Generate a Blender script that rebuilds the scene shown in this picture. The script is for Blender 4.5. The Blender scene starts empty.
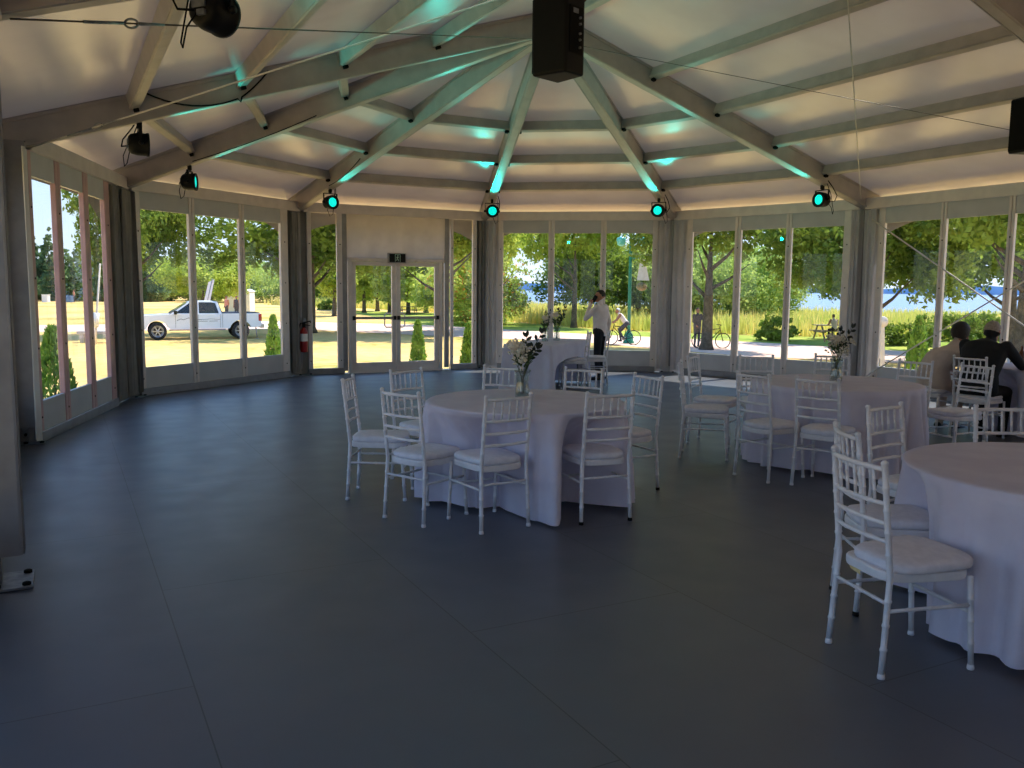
import bpy, bmesh, math, random
import numpy as np
from mathutils import Vector, Matrix, Quaternion
PI = math.pi
SC = bpy.context.scene
COL = SC.collection
rnd = random.Random(7)

# ------------------------------------------------------------------ materials
def lin(r, g, b):
    f = lambda c: c / 12.92 if c <= .04045 else ((c + .055) / 1.055) ** 2.4
    return (f(r / 255), f(g / 255), f(b / 255), 1)

def base_mat(name):
    m = bpy.data.materials.new(name); m.use_nodes = True
    nt = m.node_tree; nt.nodes.clear()
    out = nt.nodes.new('ShaderNodeOutputMaterial')
    return m, nt, out

def pmat(name, c1, c2=None, rough=.5, metal=0., scale=8., spec=.5, bump=0., bscale=None, coords='Object', trans=0., emit=None, estr=0., detail=3.):
    """principled with a noise-mixed base colour; trans = share of translucency"""
    m, nt, out = base_mat(name)
    N = nt.nodes.new; L = nt.links.new
    p = N('ShaderNodeBsdfPrincipled')
    p.inputs['Roughness'].default_value = rough; p.inputs['Metallic'].default_value = metal
    p.inputs['Specular IOR Level'].default_value = spec
    tc = N('ShaderNodeTexCoord')
    nz = N('ShaderNodeTexNoise'); nz.inputs['Scale'].default_value = scale; nz.inputs['Detail'].default_value = detail
    L(tc.outputs[coords], nz.inputs['Vector'])
    rp = N('ShaderNodeValToRGB'); rp.color_ramp.elements[0].position = .35; rp.color_ramp.elements[1].position = .65
    rp.color_ramp.elements[0].color = c1; rp.color_ramp.elements[1].color = c2 or tuple(min(1, x * 1.12) for x in c1[:3]) + (1,)
    L(nz.outputs['Fac'], rp.inputs['Fac']); L(rp.outputs['Color'], p.inputs['Base Color'])
    if bump:
        nb = N('ShaderNodeTexNoise'); nb.inputs['Scale'].default_value = bscale or scale * 4
        L(tc.outputs[coords], nb.inputs['Vector'])
        b = N('ShaderNodeBump'); b.inputs['Strength'].default_value = bump; b.inputs['Distance'].default_value = .02
        L(nb.outputs['Fac'], b.inputs['Height']); L(b.outputs['Normal'], p.inputs['Normal'])
    if emit:
        p.inputs['Emission Color'].default_value = emit; p.inputs['Emission Strength'].default_value = estr
    if trans:
        t = N('ShaderNodeBsdfTranslucent'); L(rp.outputs['Color'], t.inputs['Color'])
        mx = N('ShaderNodeMixShader'); mx.inputs['Fac'].default_value = trans
        L(p.outputs[0], mx.inputs[1]); L(t.outputs[0], mx.inputs[2]); L(mx.outputs[0], out.inputs[0])
    else:
        L(p.outputs[0], out.inputs[0])
    return m

M = {}
M['alu'] = pmat('brushed_aluminium', lin(164, 157, 154), lin(176, 168, 165), rough=.42, metal=.12, scale=5)
M['alu_dark'] = pmat('weathered_aluminium', lin(138, 136, 139), lin(152, 150, 152), rough=.4, metal=.5, scale=6)
M['frame'] = pmat('pale_window_frame', lin(216, 206, 203), lin(226, 216, 212), rough=.4, metal=.1, scale=6)
M['frame_sun_tint'] = pmat('sun_tinted_window_frame', lin(196, 156, 158), lin(206, 168, 169), rough=.4, metal=.1, scale=6)  # pale frame again, with the pink of reflected sunlight painted into its colour
M['panel'] = pmat('grey_sandwich_panel', lin(188, 188, 192), lin(198, 198, 201), rough=.45, scale=3)
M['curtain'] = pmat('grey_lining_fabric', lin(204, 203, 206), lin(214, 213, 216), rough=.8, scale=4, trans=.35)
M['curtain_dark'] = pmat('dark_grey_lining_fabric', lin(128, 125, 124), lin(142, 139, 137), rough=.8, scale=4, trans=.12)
M['white_curtain'] = pmat('white_lining_fabric', lin(226, 222, 218), lin(236, 232, 228), rough=.8, scale=4, trans=.25)
M['header'] = pmat('grey_header_fabric', lin(196, 188, 184), lin(206, 198, 194), rough=.75, scale=4, trans=.2)
M['vinyl'] = pmat('roof_vinyl', lin(228, 213, 209), lin(236, 222, 218), rough=.24, scale=1.5, spec=1., trans=.022, bump=.02, bscale=1.2)
M['valance'] = pmat('outer_valance_vinyl', lin(150, 148, 146), lin(165, 163, 160), rough=.5, scale=2, trans=.05)
M['white_paint'] = pmat('white_chair_paint', lin(226, 222, 226), lin(236, 233, 236), rough=.42, scale=14)
M['cushion'] = pmat('ivory_cushion_fabric', lin(220, 217, 226), lin(230, 227, 235), rough=.85, scale=30, bump=.1, bscale=200)
M['foam'] = pmat('yellowed_foam', lin(196, 178, 122), lin(206, 190, 138), rough=.9, scale=20)
M['cloth'] = pmat('white_table_linen', lin(221, 214, 231), lin(229, 223, 238), rough=.88, scale=6, bump=.06, bscale=160, trans=.12)
M['black'] = pmat('black_plastic', lin(7, 7, 8), lin(12, 12, 13), rough=.55, scale=20, spec=.25)
M['black_matte'] = pmat('black_rubber', lin(6, 6, 6), lin(10, 10, 10), rough=.8, scale=30, spec=.2)
M['steel'] = pmat('galvanised_steel', lin(120, 124, 130), lin(150, 153, 158), rough=.4, metal=.6, scale=20)
M['cable'] = pmat('white_cable', lin(205, 200, 195), lin(215, 210, 204), rough=.5, scale=20)
M['rope'] = pmat('dark_wire', lin(90, 82, 76), lin(104, 96, 90), rough=.5, metal=.4, scale=20)
M['cyan'] = pmat('cyan_led_lens', lin(10, 180, 190), lin(20, 230, 230), rough=.2, scale=60, emit=(.0, .80, .66, 1), estr=.9)
M['red'] = pmat('red_enamel', lin(150, 16, 18), lin(172, 24, 24), rough=.3, scale=10)
M['white'] = pmat('white_gloss', lin(230, 230, 230), lin(238, 238, 238), rough=.4, scale=10)
M['truck_paint'] = pmat('white_truck_paint', lin(228, 231, 238), lin(234, 237, 243), rough=.25, scale=2)
M['truck_glass'] = pmat('tinted_truck_glass', lin(22, 28, 34), lin(34, 42, 48), rough=.08, scale=2)
M['tyre'] = pmat('tyre_rubber', lin(24, 24, 26), lin(34, 34, 36), rough=.85, scale=20)
M['rim'] = pmat('alloy_rim', lin(168, 170, 174), lin(186, 188, 192), rough=.3, metal=.7, scale=10)
M['taillight'] = pmat('red_tail_light', lin(170, 30, 30), lin(190, 40, 36), rough=.2, scale=10)
M['decal'] = pmat('grey_door_decal', lin(70, 78, 92), lin(88, 96, 108), rough=.4, scale=10)
M['tonneau'] = pmat('dark_bed_cover', lin(52, 62, 84), lin(66, 76, 98), rough=.6, scale=6)
M['bark'] = pmat('tree_bark', lin(74, 66, 54), lin(108, 96, 80), rough=.95, scale=6, bump=.5, bscale=20)
M['wood'] = pmat('weathered_wood', lin(120, 108, 94), lin(146, 134, 118), rough=.85, scale=8)
M['pale_post'] = pmat('bleached_post', lin(206, 196, 184), lin(222, 214, 202), rough=.8, scale=8)
M['concrete'] = pmat('pale_concrete', lin(150, 148, 146), lin(168, 166, 164), rough=.9, scale=6)
M['green_post'] = pmat('green_lamp_paint', lin(14, 116, 92), lin(22, 134, 106), rough=.35, scale=8)
M['lamp_glass'] = pmat('teal_lamp_glass', lin(90, 190, 180), lin(120, 210, 200), rough=.2, scale=8)
M['banner'] = pmat('pale_banner_cloth', lin(214, 214, 216), lin(226, 226, 228), rough=.8, scale=8)
M['skin'] = pmat('skin', lin(164, 112, 86), lin(178, 124, 96), rough=.55, scale=20)
M['hair'] = pmat('dark_hair', lin(26, 20, 17), lin(40, 31, 26), rough=.6, scale=60, bump=.4, bscale=150)
M['grey_hair'] = pmat('grey_hair', lin(140, 126, 114), lin(168, 154, 140), rough=.6, scale=60, bump=.4, bscale=150)
M['shirt_white'] = pmat('white_shirt', lin(226, 214, 212), lin(236, 224, 222), rough=.85, scale=12)
M['shirt_beige'] = pmat('beige_blouse', lin(196, 176, 162), lin(206, 187, 173), rough=.85, scale=12)
M['shirt_black'] = pmat('black_shirt', lin(20, 19, 21), lin(28, 26, 28), rough=.85, scale=12)
M['shirt_grey'] = pmat('slate_shirt', lin(72, 70, 78), lin(86, 84, 92), rough=.85, scale=12)
M['shirt_pink'] = pmat('faded_red_shirt', lin(196, 130, 118), lin(206, 142, 130), rough=.85, scale=12)
M['trousers'] = pmat('black_trousers', lin(20, 20, 24), lin(30, 30, 34), rough=.85, scale=12)
M['shoe'] = pmat('dark_leather', lin(24, 21, 20), lin(34, 30, 28), rough=.5, scale=12)
M['eye'] = pmat('dark_eye', lin(20, 16, 14), lin(28, 22, 18), rough=.2, scale=12)
M['lip'] = pmat('lip', lin(140, 80, 70), lin(150, 88, 78), rough=.5, scale=12)
M['rose'] = pmat('cream_rose_petals', lin(238, 224, 204), lin(246, 236, 218), rough=.7, scale=20, trans=.2)
M['breath'] = pmat('small_cream_blossoms', lin(196, 190, 172), lin(222, 216, 200), rough=.8, scale=40)
M['stem'] = pmat('green_stems', lin(52, 74, 38), lin(76, 98, 52), rough=.7, scale=20)
M['sprig'] = pmat('dark_green_leaf', lin(22, 34, 24), lin(34, 48, 34), rough=.5, scale=20)
M['cedar'] = pmat('cedar_foliage', lin(96, 142, 48), lin(162, 196, 84), rough=.8, scale=3, trans=.3)
M['sign_green'] = pmat('pale_green_pictogram', lin(170, 200, 182), lin(182, 212, 194), rough=.5, scale=10)
M['blue_plastic'] = pmat('blue_plastic', lin(84, 110, 150), lin(98, 124, 164), rough=.5, scale=10)
M['amber'] = pmat('amber_drink', lin(110, 62, 40), lin(126, 74, 50), rough=.2, scale=10)
M['flower_basket'] = pmat('hanging_flowers', lin(96, 104, 60), lin(150, 124, 92), rough=.9, scale=20)

def leafmat(name, c1, c2, c3=None, scale=.35):
    return pmat(name, c1, c2, rough=.6, scale=scale, spec=.3, trans=.5, coords='Object', detail=4.)
M['leaf_dark'] = leafmat('dark_maple_leaves', lin(90, 120, 44), lin(160, 180, 76))
M['leaf_mid'] = leafmat('bright_green_leaves', lin(146, 174, 62), lin(208, 218, 106))
M['leaf_light'] = leafmat('willow_leaves', lin(150, 178, 86), lin(204, 220, 128))
M['leaf_fir'] = leafmat('evergreen_needles', lin(92, 120, 78), lin(132, 158, 104))
M['leaf_orange'] = leafmat('turning_orange_leaves', lin(196, 140, 60), lin(222, 160, 80))
M['reed'] = pmat('tall_grass_blades', lin(186, 202, 88), lin(240, 226, 142), rough=.8, scale=.22, trans=.4)

def glass_mat(name, tint=(1, 1, 1, 1), refl=1.):
    m, nt, out = base_mat(name)
    N = nt.nodes.new; L = nt.links.new
    t = N('ShaderNodeBsdfTransparent'); t.inputs['Color'].default_value = tint
    g = N('ShaderNodeBsdfGlossy'); g.inputs['Roughness'].default_value = .01
    lw = N('ShaderNodeLayerWeight'); lw.inputs['Blend'].default_value = .5
    pw = N('ShaderNodeMath'); pw.operation = 'POWER'; pw.inputs[1].default_value = 5; L(lw.outputs['Facing'], pw.inputs[0])
    mu = N('ShaderNodeMath'); mu.operation = 'MULTIPLY_ADD'; mu.inputs[1].default_value = .9; mu.inputs[2].default_value = .045 * refl
    mu.use_clamp = True; L(pw.outputs[0], mu.inputs[0])
    mx = N('ShaderNodeMixShader'); L(mu.outputs[0], mx.inputs['Fac'])
    L(t.outputs[0], mx.inputs[1]); L(g.outputs[0], mx.inputs[2]); L(mx.outputs[0], out.inputs[0])
    return m
M['glass'] = glass_mat('clear_window_glass', (.95, .96, .96, 1), .6)
M['vase_glass'] = glass_mat('vase_glass', (.80, .84, .83, 1), 2.2)

def floor_mat():
    m, nt, out = base_mat('painted_plywood_floor')
    N = nt.nodes.new; L = nt.links.new
    p = N('ShaderNodeBsdfPrincipled'); p.inputs['Specular IOR Level'].default_value = .8
    tc = N('ShaderNodeTexCoord')
    mp = N('ShaderNodeMapping'); mp.inputs['Rotation'].default_value = (0, 0, PI / 2)
    mp.inputs['Location'].default_value = (4.72, .81, 0)
    br = N('ShaderNodeTexBrick'); br.offset = .5; br.inputs['Scale'].default_value = 1
    br.inputs['Brick Width'].default_value = 2.44; br.inputs['Row Height'].default_value = 1.22
    br.inputs['Mortar Size'].default_value = .003; br.inputs['Mortar Smooth'].default_value = .2
    br.inputs['Color1'].default_value = lin(84, 88, 97); br.inputs['Color2'].default_value = lin(89, 93, 102)
    br.inputs['Mortar'].default_value = lin(46, 50, 54)
    L(tc.outputs['Object'], mp.inputs['Vector']); L(mp.outputs[0], br.inputs['Vector'])
    nz = N('ShaderNodeTexNoise'); nz.inputs['Scale'].default_value = 1.3; nz.inputs['Detail'].default_value = 6
    L(tc.outputs['Object'], nz.inputs['Vector'])
    mr = N('ShaderNodeMapRange'); mr.inputs['To Min'].default_value = .86; mr.inputs['To Max'].default_value = 1.1
    L(nz.outputs['Fac'], mr.inputs['Value'])
    mul = N('ShaderNodeMix'); mul.data_type = 'RGBA'; mul.blend_type = 'MULTIPLY'; mul.inputs['Factor'].default_value = 1
    L(br.outputs['Color'], mul.inputs['A']); L(mr.outputs[0], mul.inputs['B']); L(mul.outputs['Result'], p.inputs['Base Color'])
    # scuffs in the sheen
    n2 = N('ShaderNodeTexNoise'); n2.inputs['Scale'].default_value = 3.; n2.inputs['Detail'].default_value = 5
    L(tc.outputs['Object'], n2.inputs['Vector'])
    r2 = N('ShaderNodeMapRange'); r2.inputs['To Min'].default_value = .28; r2.inputs['To Max'].default_value = .48
    L(n2.outputs['Fac'], r2.inputs['Value']); L(r2.outputs[0], p.inputs['Roughness'])
    L(p.outputs[0], out.inputs[0])
    return m
M['floor'] = floor_mat()

def ramp_ground(name, stops, s1, s2, rough=.95, bump=.3):
    m, nt, out = base_mat(name)
    N = nt.nodes.new; L = nt.links.new
    p = N('ShaderNodeBsdfPrincipled'); p.inputs['Roughness'].default_value = rough; p.inputs['Specular IOR Level'].default_value = .1
    tc = N('ShaderNodeTexCoord')
    a = N('ShaderNodeTexNoise'); a.inputs['Scale'].default_value = s1; a.inputs['Detail'].default_value = 5
    b = N('ShaderNodeTexNoise'); b.inputs['Scale'].default_value = s2; b.inputs['Detail'].default_value = 8
    L(tc.outputs['Object'], a.inputs['Vector']); L(tc.outputs['Object'], b.inputs['Vector'])
    mx = N('ShaderNodeMix'); mx.data_type = 'FLOAT'; mx.inputs['Factor'].default_value = .42
    L(a.outputs['Fac'], mx.inputs['A']); L(b.outputs['Fac'], mx.inputs['B'])
    rp = N('ShaderNodeValToRGB')
    while len(rp.color_ramp.elements) < len(stops): rp.color_ramp.elements.new(.5)
    for e, (pos, c) in zip(rp.color_ramp.elements, stops): e.position = pos; e.color = c
    L(mx.outputs['Result'], rp.inputs['Fac']); L(rp.outputs[0], p.inputs['Base Color'])
    bp = N('ShaderNodeBump'); bp.inputs['Strength'].default_value = bump; L(b.outputs['Fac'], bp.inputs['Height']); L(bp.outputs[0], p.inputs['Normal'])
    L(p.outputs[0], out.inputs[0]); return m
M['lawn'] = ramp_ground('dry_lawn', [(.38, lin(150, 150, 74)), (.47, lin(222, 186, 114)), (.62, lin(242, 200, 134))], .12, 2.2)
M['green_lawn'] = ramp_ground('green_lawn', [(.36, lin(112, 140, 52)), (.5, lin(158, 172, 76)), (.64, lin(200, 196, 104))], .2, 2.5)
M['gravel'] = ramp_ground('pale_gravel', [(.3, lin(226, 192, 176)), (.7, lin(244, 212, 196))], .6, 9)
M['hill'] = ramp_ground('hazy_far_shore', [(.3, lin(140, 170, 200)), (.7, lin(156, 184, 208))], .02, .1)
def water_mat():
    m, nt, out = base_mat('lake_water')
    N = nt.nodes.new; L = nt.links.new
    p = N('ShaderNodeBsdfPrincipled'); p.inputs['Roughness'].default_value = .25
    p.inputs['Base Color'].default_value = lin(96, 130, 176)
    tc = N('ShaderNodeTexCoord'); nz = N('ShaderNodeTexNoise'); nz.inputs['Scale'].default_value = .4
    bp = N('ShaderNodeBump'); bp.inputs['Strength'].default_value = .5
    L(tc.outputs['Object'], nz.inputs['Vector']); L(nz.outputs['Fac'], bp.inputs['Height']); L(bp.outputs[0], p.inputs['Normal'])
    L(p.outputs[0], out.inputs[0]); return m
M['water'] = water_mat()

# ------------------------------------------------------------------ mesh builder
class MB:
    def __init__(s): s.v = []; s.f = []; s.mi = []; s.sm = []; s.cur = 0
    def add(s, verts, faces, smooth=False):
        o = len(s.v); s.v += [tuple(v) for v in verts]
        for f in faces: s.f.append(tuple(i + o for i in f)); s.mi.append(s.cur); s.sm.append(smooth)
        return s
    def box(s, c, size, M3=None):
        x, y, z = (d / 2 for d in size)
        vs = [Vector(p) for p in ((-x,-y,-z),(x,-y,-z),(x,y,-z),(-x,y,-z),(-x,-y,z),(x,-y,z),(x,y,z),(-x,y,z))]
        if M3 is not None: vs = [M3 @ v for v in vs]
        c = Vector(c)
        return s.add([v + c for v in vs], [(0,3,2,1),(4,5,6,7),(0,1,5,4),(1,2,6,5),(2,3,7,6),(3,0,4,7)])
    def bar(s, a, b, w, h, up=(0, 0, 1), bevel=0):
        """box bar from a to b; w sideways, h along up"""
        a, b = Vector(a), Vector(b); d = (b - a); Ln = d.length; d.normalize()
        u = Vector(up); sd = d.cross(u)
        if sd.length < 1e-5: sd = d.cross(Vector((1, 0, 0)))
        sd.normalize(); u = sd.cross(d).normalized()
        if not bevel:
            prof = [(-w/2, -h/2), (w/2, -h/2), (w/2, h/2), (-w/2, h/2)]
        else:
            e = bevel; x, y = w/2, h/2
            prof = [(-x+e,-y),(x-e,-y),(x,-y+e),(x,y-e),(x-e,y),(-x+e,y),(-x,y-e),(-x,-y+e)]
        n = len(prof)
        vs = [p + sd * q[0] + u * q[1] for p in (a, b) for q in prof]
        fs = [(i, (i+1) % n, n + (i+1) % n, n + i) for i in range(n)] + [tuple(range(n-1, -1, -1)), tuple(range(n, 2*n))]
        return s.add(vs, fs)
    def tube(s, pts, r, n=8, caps=True, smooth=True):
        pts = [Vector(p) for p in pts]; k = len(pts)
        rs = r if isinstance(r, (list, tuple)) else [r] * k
        vs = []; prev = None
        for i, p in enumerate(pts):
            t = (pts[min(i+1, k-1)] - pts[max(i-1, 0)]).normalized()
            if prev is None:
                prev = t.cross(Vector((0, 0, 1)))
                if prev.length < 1e-3: prev = t.cross(Vector((1, 0, 0)))
            x = (prev - t * prev.dot(t)).normalized(); y = t.cross(x); prev = x
            for j in range(n):
                a = 2 * PI * j / n; vs.append(p + (x * math.cos(a) + y * math.sin(a)) * rs[i])
        fs = [(i*n+j, i*n+(j+1) % n, (i+1)*n+(j+1) % n, (i+1)*n+j) for i in range(k-1) for j in range(n)]
        if caps: fs += [tuple(range(n-1, -1, -1)), tuple(range((k-1)*n, k*n))]
        return s.add(vs, fs, smooth)
    def lathe(s, prof, n=20, Mx=None, smooth=True, caps=True):
        """prof: (r,z) pairs about local z"""
        vs = []; k = len(prof)
        for r, z in prof:
            for j in range(n):
                a = 2 * PI * j / n; v = Vector((r * math.cos(a), r * math.sin(a), z)); vs.append(Mx @ v if Mx is not None else v)
        fs = [(i*n+j, i*n+(j+1) % n, (i+1)*n+(j+1) % n, (i+1)*n+j) for i in range(k-1) for j in range(n)]
        if caps: fs += [tuple(range(n-1, -1, -1)), tuple(range((k-1)*n, k*n))]
        return s.add(vs, fs, smooth)
    def ell(s, c, r, n=14, m=9, R3=None):
        c = Vector(c); vs = []; fs = []
        for i in range(m + 1):
            t = PI * i / m
            for j in range(n):
                a = 2 * PI * j / n
                v = Vector((r[0]*math.sin(t)*math.cos(a), r[1]*math.sin(t)*math.sin(a), -r[2]*math.cos(t)))
                vs.append(c + (R3 @ v if R3 is not None else v))
        for i in range(m):
            for j in range(n): fs.append((i*n+j, i*n+(j+1) % n, (i+1)*n+(j+1) % n, (i+1)*n+j))
        return s.add(vs, fs, True)
    def prism(s, poly, a, b):
        """poly: list of Vectors; extruded by a..b along vector (offset vectors)"""
        n = len(poly); a, b = Vector(a), Vector(b)
        vs = [Vector(p) + a for p in poly] + [Vector(p) + b for p in poly]
        fs = [(i, (i+1) % n, n + (i+1) % n, n + i) for i in range(n)] + [tuple(range(n-1, -1, -1)), tuple(range(n, 2*n))]
        return s.add(vs, fs)
    def quad(s, a, b, c, d): return s.add([a, b, c, d], [(0, 1, 2, 3)])
    def mesh(s, name, mats):
        me = bpy.data.meshes.new(name); me.from_pydata([tuple(v) for v in s.v], [], s.f)
        for m in (mats if isinstance(mats, (list, tuple)) else [mats]): me.materials.append(m)
        me.polygons.foreach_set('material_index', s.mi); me.polygons.foreach_set('use_smooth', s.sm)
        me.validate(); me.update()
        bm = bmesh.new(); bm.from_mesh(me); bmesh.ops.recalc_face_normals(bm, faces=bm.faces); bm.to_mesh(me); bm.free()
        return me
    def build(s, name, mats, parent=None, loc=None, rz=0):
        return link(name, s.mesh(name, mats), parent, loc, rz)

def link(name, me, parent=None, loc=None, rz=0):
    o = bpy.data.objects.new(name, me); COL.objects.link(o)
    if parent is not None: o.parent = parent
    if loc is not None: o.location = loc
    o.rotation_euler.z = rz
    return o
def bevel(o, w, seg=2):
    b = o.modifiers.new('bevel', 'BEVEL'); b.width = w; b.segments = seg; b.limit_method = 'ANGLE'; return o
def tag(o, label, cat, group=None, kind=None):
    o['label'] = label; o['category'] = cat
    if group: o['group'] = group
    if kind: o['kind'] = kind
    return o
def empty(name, loc=(0, 0, 0), rz=0):
    o = bpy.data.objects.new(name, None); COL.objects.link(o); o.location = loc; o.rotation_euler.z = rz
    o.empty_display_size = .1; return o
def copy_tree(o, parent=None):
    c = o.copy(); COL.objects.link(c)
    if parent is not None: c.parent = parent
    for ch in list(o.children): copy_tree(ch, c)
    return c

# ------------------------------------------------------------------ tent layout
TH = .4834; R = 5.886; BAY = 4.605; HE = 2.908; HA = 4.775
C = Vector((.429, 11.2857, 0)); NN = Vector((-math.sin(TH), math.cos(TH), 0)); EE = Vector((math.cos(TH), math.sin(TH), 0))
Z = Vector((0, 0, 1))
P = {}
for k in range(1, 7):
    a = TH + PI - PI / 5 * (k - 1); P[k] = C + R * Vector((math.cos(a), math.sin(a), 0))
P[0] = P[1] - BAY * NN; P[7] = P[6] - BAY * NN
PB = {0: P[1] - 3 * BAY * NN, 1: P[6] - 3 * BAY * NN, 2: P[1] - 2 * BAY * NN, 3: P[6] - 2 * BAY * NN}
APEX2 = C - BAY * NN; APEX3 = C - 2 * BAY * NN; APEX4 = C - 3 * BAY * NN
GZ = -.95
inward = {k: (C - P[k]).normalized() for k in range(1, 7)}
inward[0] = EE; inward[7] = -EE

# floor slab, built in its own axes (x across the tent, y along it) so the board pattern follows it
def uv(p): return (p.dot(EE), p.dot(NN))
m = MB()
OUT = 1.035
ring = [C + (P[k] - C) * OUT for k in range(1, 7)]
poly = [PB[0] - EE * .2] + ring + [PB[1] + EE * .2]
pl = [Vector((*uv(p), 0)) for p in poly]
m.prism(pl, (0, 0, -.12), (0, 0, 0))
fl = m.build('floor', M['floor'], rz=TH)
tag(fl, 'grey painted plywood floor of the tent with thin board seams', 'floor', kind='structure')
# skirt under the floor edge
m = MB()
for i in range(len(poly) - 1):
    a, b = poly[i], poly[i + 1]
    m.quad(a + Z * -.12, b + Z * -.12, b + Z * GZ, a + Z * GZ)
tag(m.build('trim_1', M['panel']), 'grey skirt panel closing the gap below the raised tent floor', 'trim', kind='structure')

# roof skin
RT = .30                      # rafter depth: skin lies on top of the rafters
def roofpt(k, t, dz=0.):
    return P[k] + t * (C - P[k]) + Z * (HE + t * (HA - HE) + dz)
m = MB()
EXT = -.10
ap = C + Z * (HA + RT)
def eave(p, c): return p + EXT * (c - p) + Z * (HE + EXT * (HA - HE) + RT)
for k in range(1, 6): m.add([eave(P[k], C), eave(P[k + 1], C), ap], [(0, 1, 2)])
ap4 = APEX4 + Z * (HA + RT)
m.add([eave(P[1], C), ap, ap4, eave(PB[0], APEX4)], [(0, 1, 2, 3)])
m.add([eave(P[6], C), ap, ap4, eave(PB[1], APEX4)], [(0, 1, 2, 3)])
tag(m.build('ceiling', M['vinyl']), 'taut white vinyl tent roof seen from below', 'ceiling', kind='structure')

# ------------------------------------------------------------------ frame: posts, rafters, purlins, beams
frame = empty('tent_frame'); tag(frame, 'grey aluminium tent frame of posts, rafters, purlins and eave beams', 'tent frame', kind='structure')
SL = math.atan2(HA - HE, R)
def rafter(pA, c, name='rafter'):
    a = pA + (-.03) * (c - pA) + Z * (HE - .03 * (HA - HE)); b = c + Z * HA
    d = (b - a).normalized(); side = d.cross(Z).normalized(); up = side.cross(d)
    m = MB(); w = .13; h = RT - .012
    m.bar(a + up * h / 2, b + up * h / 2, w, h, up=up, bevel=.012)
    # keder lips along the lower and upper edges, and a shallow centre groove
    for sgn in (-1, 1):
        m.bar(a + up * .02 + side * sgn * (w/2 + .006), b + up * .02 + side * sgn * (w/2 + .006), .012, .03, up=up)
        m.bar(a + up * (h - .03) + side * sgn * (w/2 + .006), b + up * (h - .03) + side * sgn * (w/2 + .006), .012, .03, up=up)
    return m.build(name, M['alu'], frame)
for k in range(1, 7): rafter(P[k], C)
for pa, c in ((P[0], APEX2), (P[7], APEX2), (PB[2], APEX3), (PB[3], APEX3)): rafter(pa, c)
TP = (.17, .35, .54, .73)
def purlin(pa, ca, pb, cb, t, w=.09, h=.15, name='purlin'):
    a = pa + t * (ca - pa) + Z * (HE + t * (HA - HE) + RT - h / 2 - .015)
    b = pb + t * (cb - pb) + Z * (HE + t * (HA - HE) + RT - h / 2 - .015)
    d = (b - a).normalized(); g = .065 / max(.3, abs(d.dot(((ca - pa).normalized().cross(Z)))))
    a2, b2 = a + d * g, b - d * g
    mid = ((ca - pa) + (cb - pb)); up = Vector((-mid.x, -mid.y, 0)).normalized() * math.sin(SL) + Z * math.cos(SL)
    m = MB(); m.bar(a2, b2, w, h, up=up, bevel=.008)
    side = d.cross(up).normalized()
    for sgn in (-1, 1): m.bar(a2 + side * sgn * (w/2 + .004) - up * (h/2 - .02), b2 + side * sgn * (w/2 + .004) - up * (h/2 - .02), .008, .02, up=up)
    # dark bolt brackets at both ends
    m.cur = 1
    for q, s_ in ((a2, 1), (b2, -1)): m.bar(q - up * h * .55 + d * s_ * .02, q - up * h * .55 + d * s_ * .075, .05, .05, up=up)
    return m.build(name, [M['alu'], M['black_matte']], frame)
for k in range(1, 6):
    for t in TP[:3]: purlin(P[k], C, P[k + 1], C, t)
for pa, c0, pb, c1 in ((P[0], APEX2, P[1], C), (P[7], APEX2, P[6], C), (PB[2], APEX3, P[0], APEX2), (PB[3], APEX3, P[7], APEX2)):
    for t in TP: purlin(pa, c0, pb, c1, t)
for c0, c1 in ((APEX2, C), (APEX3, APEX2)):
    m = MB(); m.bar(c0 + Z * (HA + .17), c1 + Z * (HA + .17), .12, .2, bevel=.01); m.build('ridge_beam', M['alu'], frame)
m = MB(); m.lathe([(.02, -.04), (.17, -.03), (.19, .02), (.19, .22), (.1, .26)], 20, Matrix.Translation(C + Z * HA)); m.build('apex_hub', M['alu'], frame)
def eave_beam(a, b):
    d = (b - a).normalized()
    m = MB(); m.bar(a + d * .06 + Z * 2.985, b - d * .06 + Z * 2.985, .11, .17, bevel=.01)
    m.bar(a + d * .06 + Z * 2.915, b - d * .06 + Z * 2.915, .13, .025)
    m.build('eave_beam', M['frame'], frame)
PP = {**P}
for k in range(1, 7): eave_beam(P[k], P[k + 1])
eave_beam(P[0] - EE * .24, P[1] - EE * .24)
eave_beam(PB[2], P[0]); eave_beam(PB[3], P[7])
def post(k, p, inn):
    """slab-like extruded post on a steel foot; inner face touches the layout point"""
    c = p - inn * (.10 if k in (0, 1) else .07); side = inn.cross(Z)
    m = MB()
    big = k in (0, 1, 6, 7)
    w, d = ((.16, .26) if k in (0, 1) else (.22, .13)) if big else (.13, .13)
    z0 = .17 if big else .12
    up = inn
    m.bar(c + Z * z0, c + Z * (HE + .06), w, d, up=up, bevel=.012)
    for o in ((-.3, 0, .3) if big else (0,)):
        m.bar(c + inn * (d/2 + .003) + side * w * o + Z * z0, c + inn * (d/2 + .003) + side * w * o + Z * (HE - .02), .012, .01, up=up)
    po = m.build('post', M['alu_dark'], frame)
    b = MB()
    bo = .0 if k in (0, 1) else .05
    b.bar(c + inn * bo + Z * .006, c + inn * bo + Z * .018, .30, .34, up=inn)
    b.bar(c + Z * .018, c + Z * z0, .09, .05, up=inn)
    b.cur = 1
    for sx, sy in ((-.11, .16), (.11, .16), (-.11, .02), (.11, .02)):
        b.lathe([(.022, .017), (.022, .03), (.014, .034)], 8, Matrix.Translation(c + inn * (bo + sy - .02) + side * sx))
    b.tube([c + side * -.09 + Z * .1, c + side * .09 + Z * .1], .014, 8)
    b.build('base_plate', [M['steel'], M['black_matte']], po)
for k in range(0, 8): post(k, P[k], inward[k])
for k in (2, 3): post(0, PB[k], EE if k == 2 else -EE)

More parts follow.
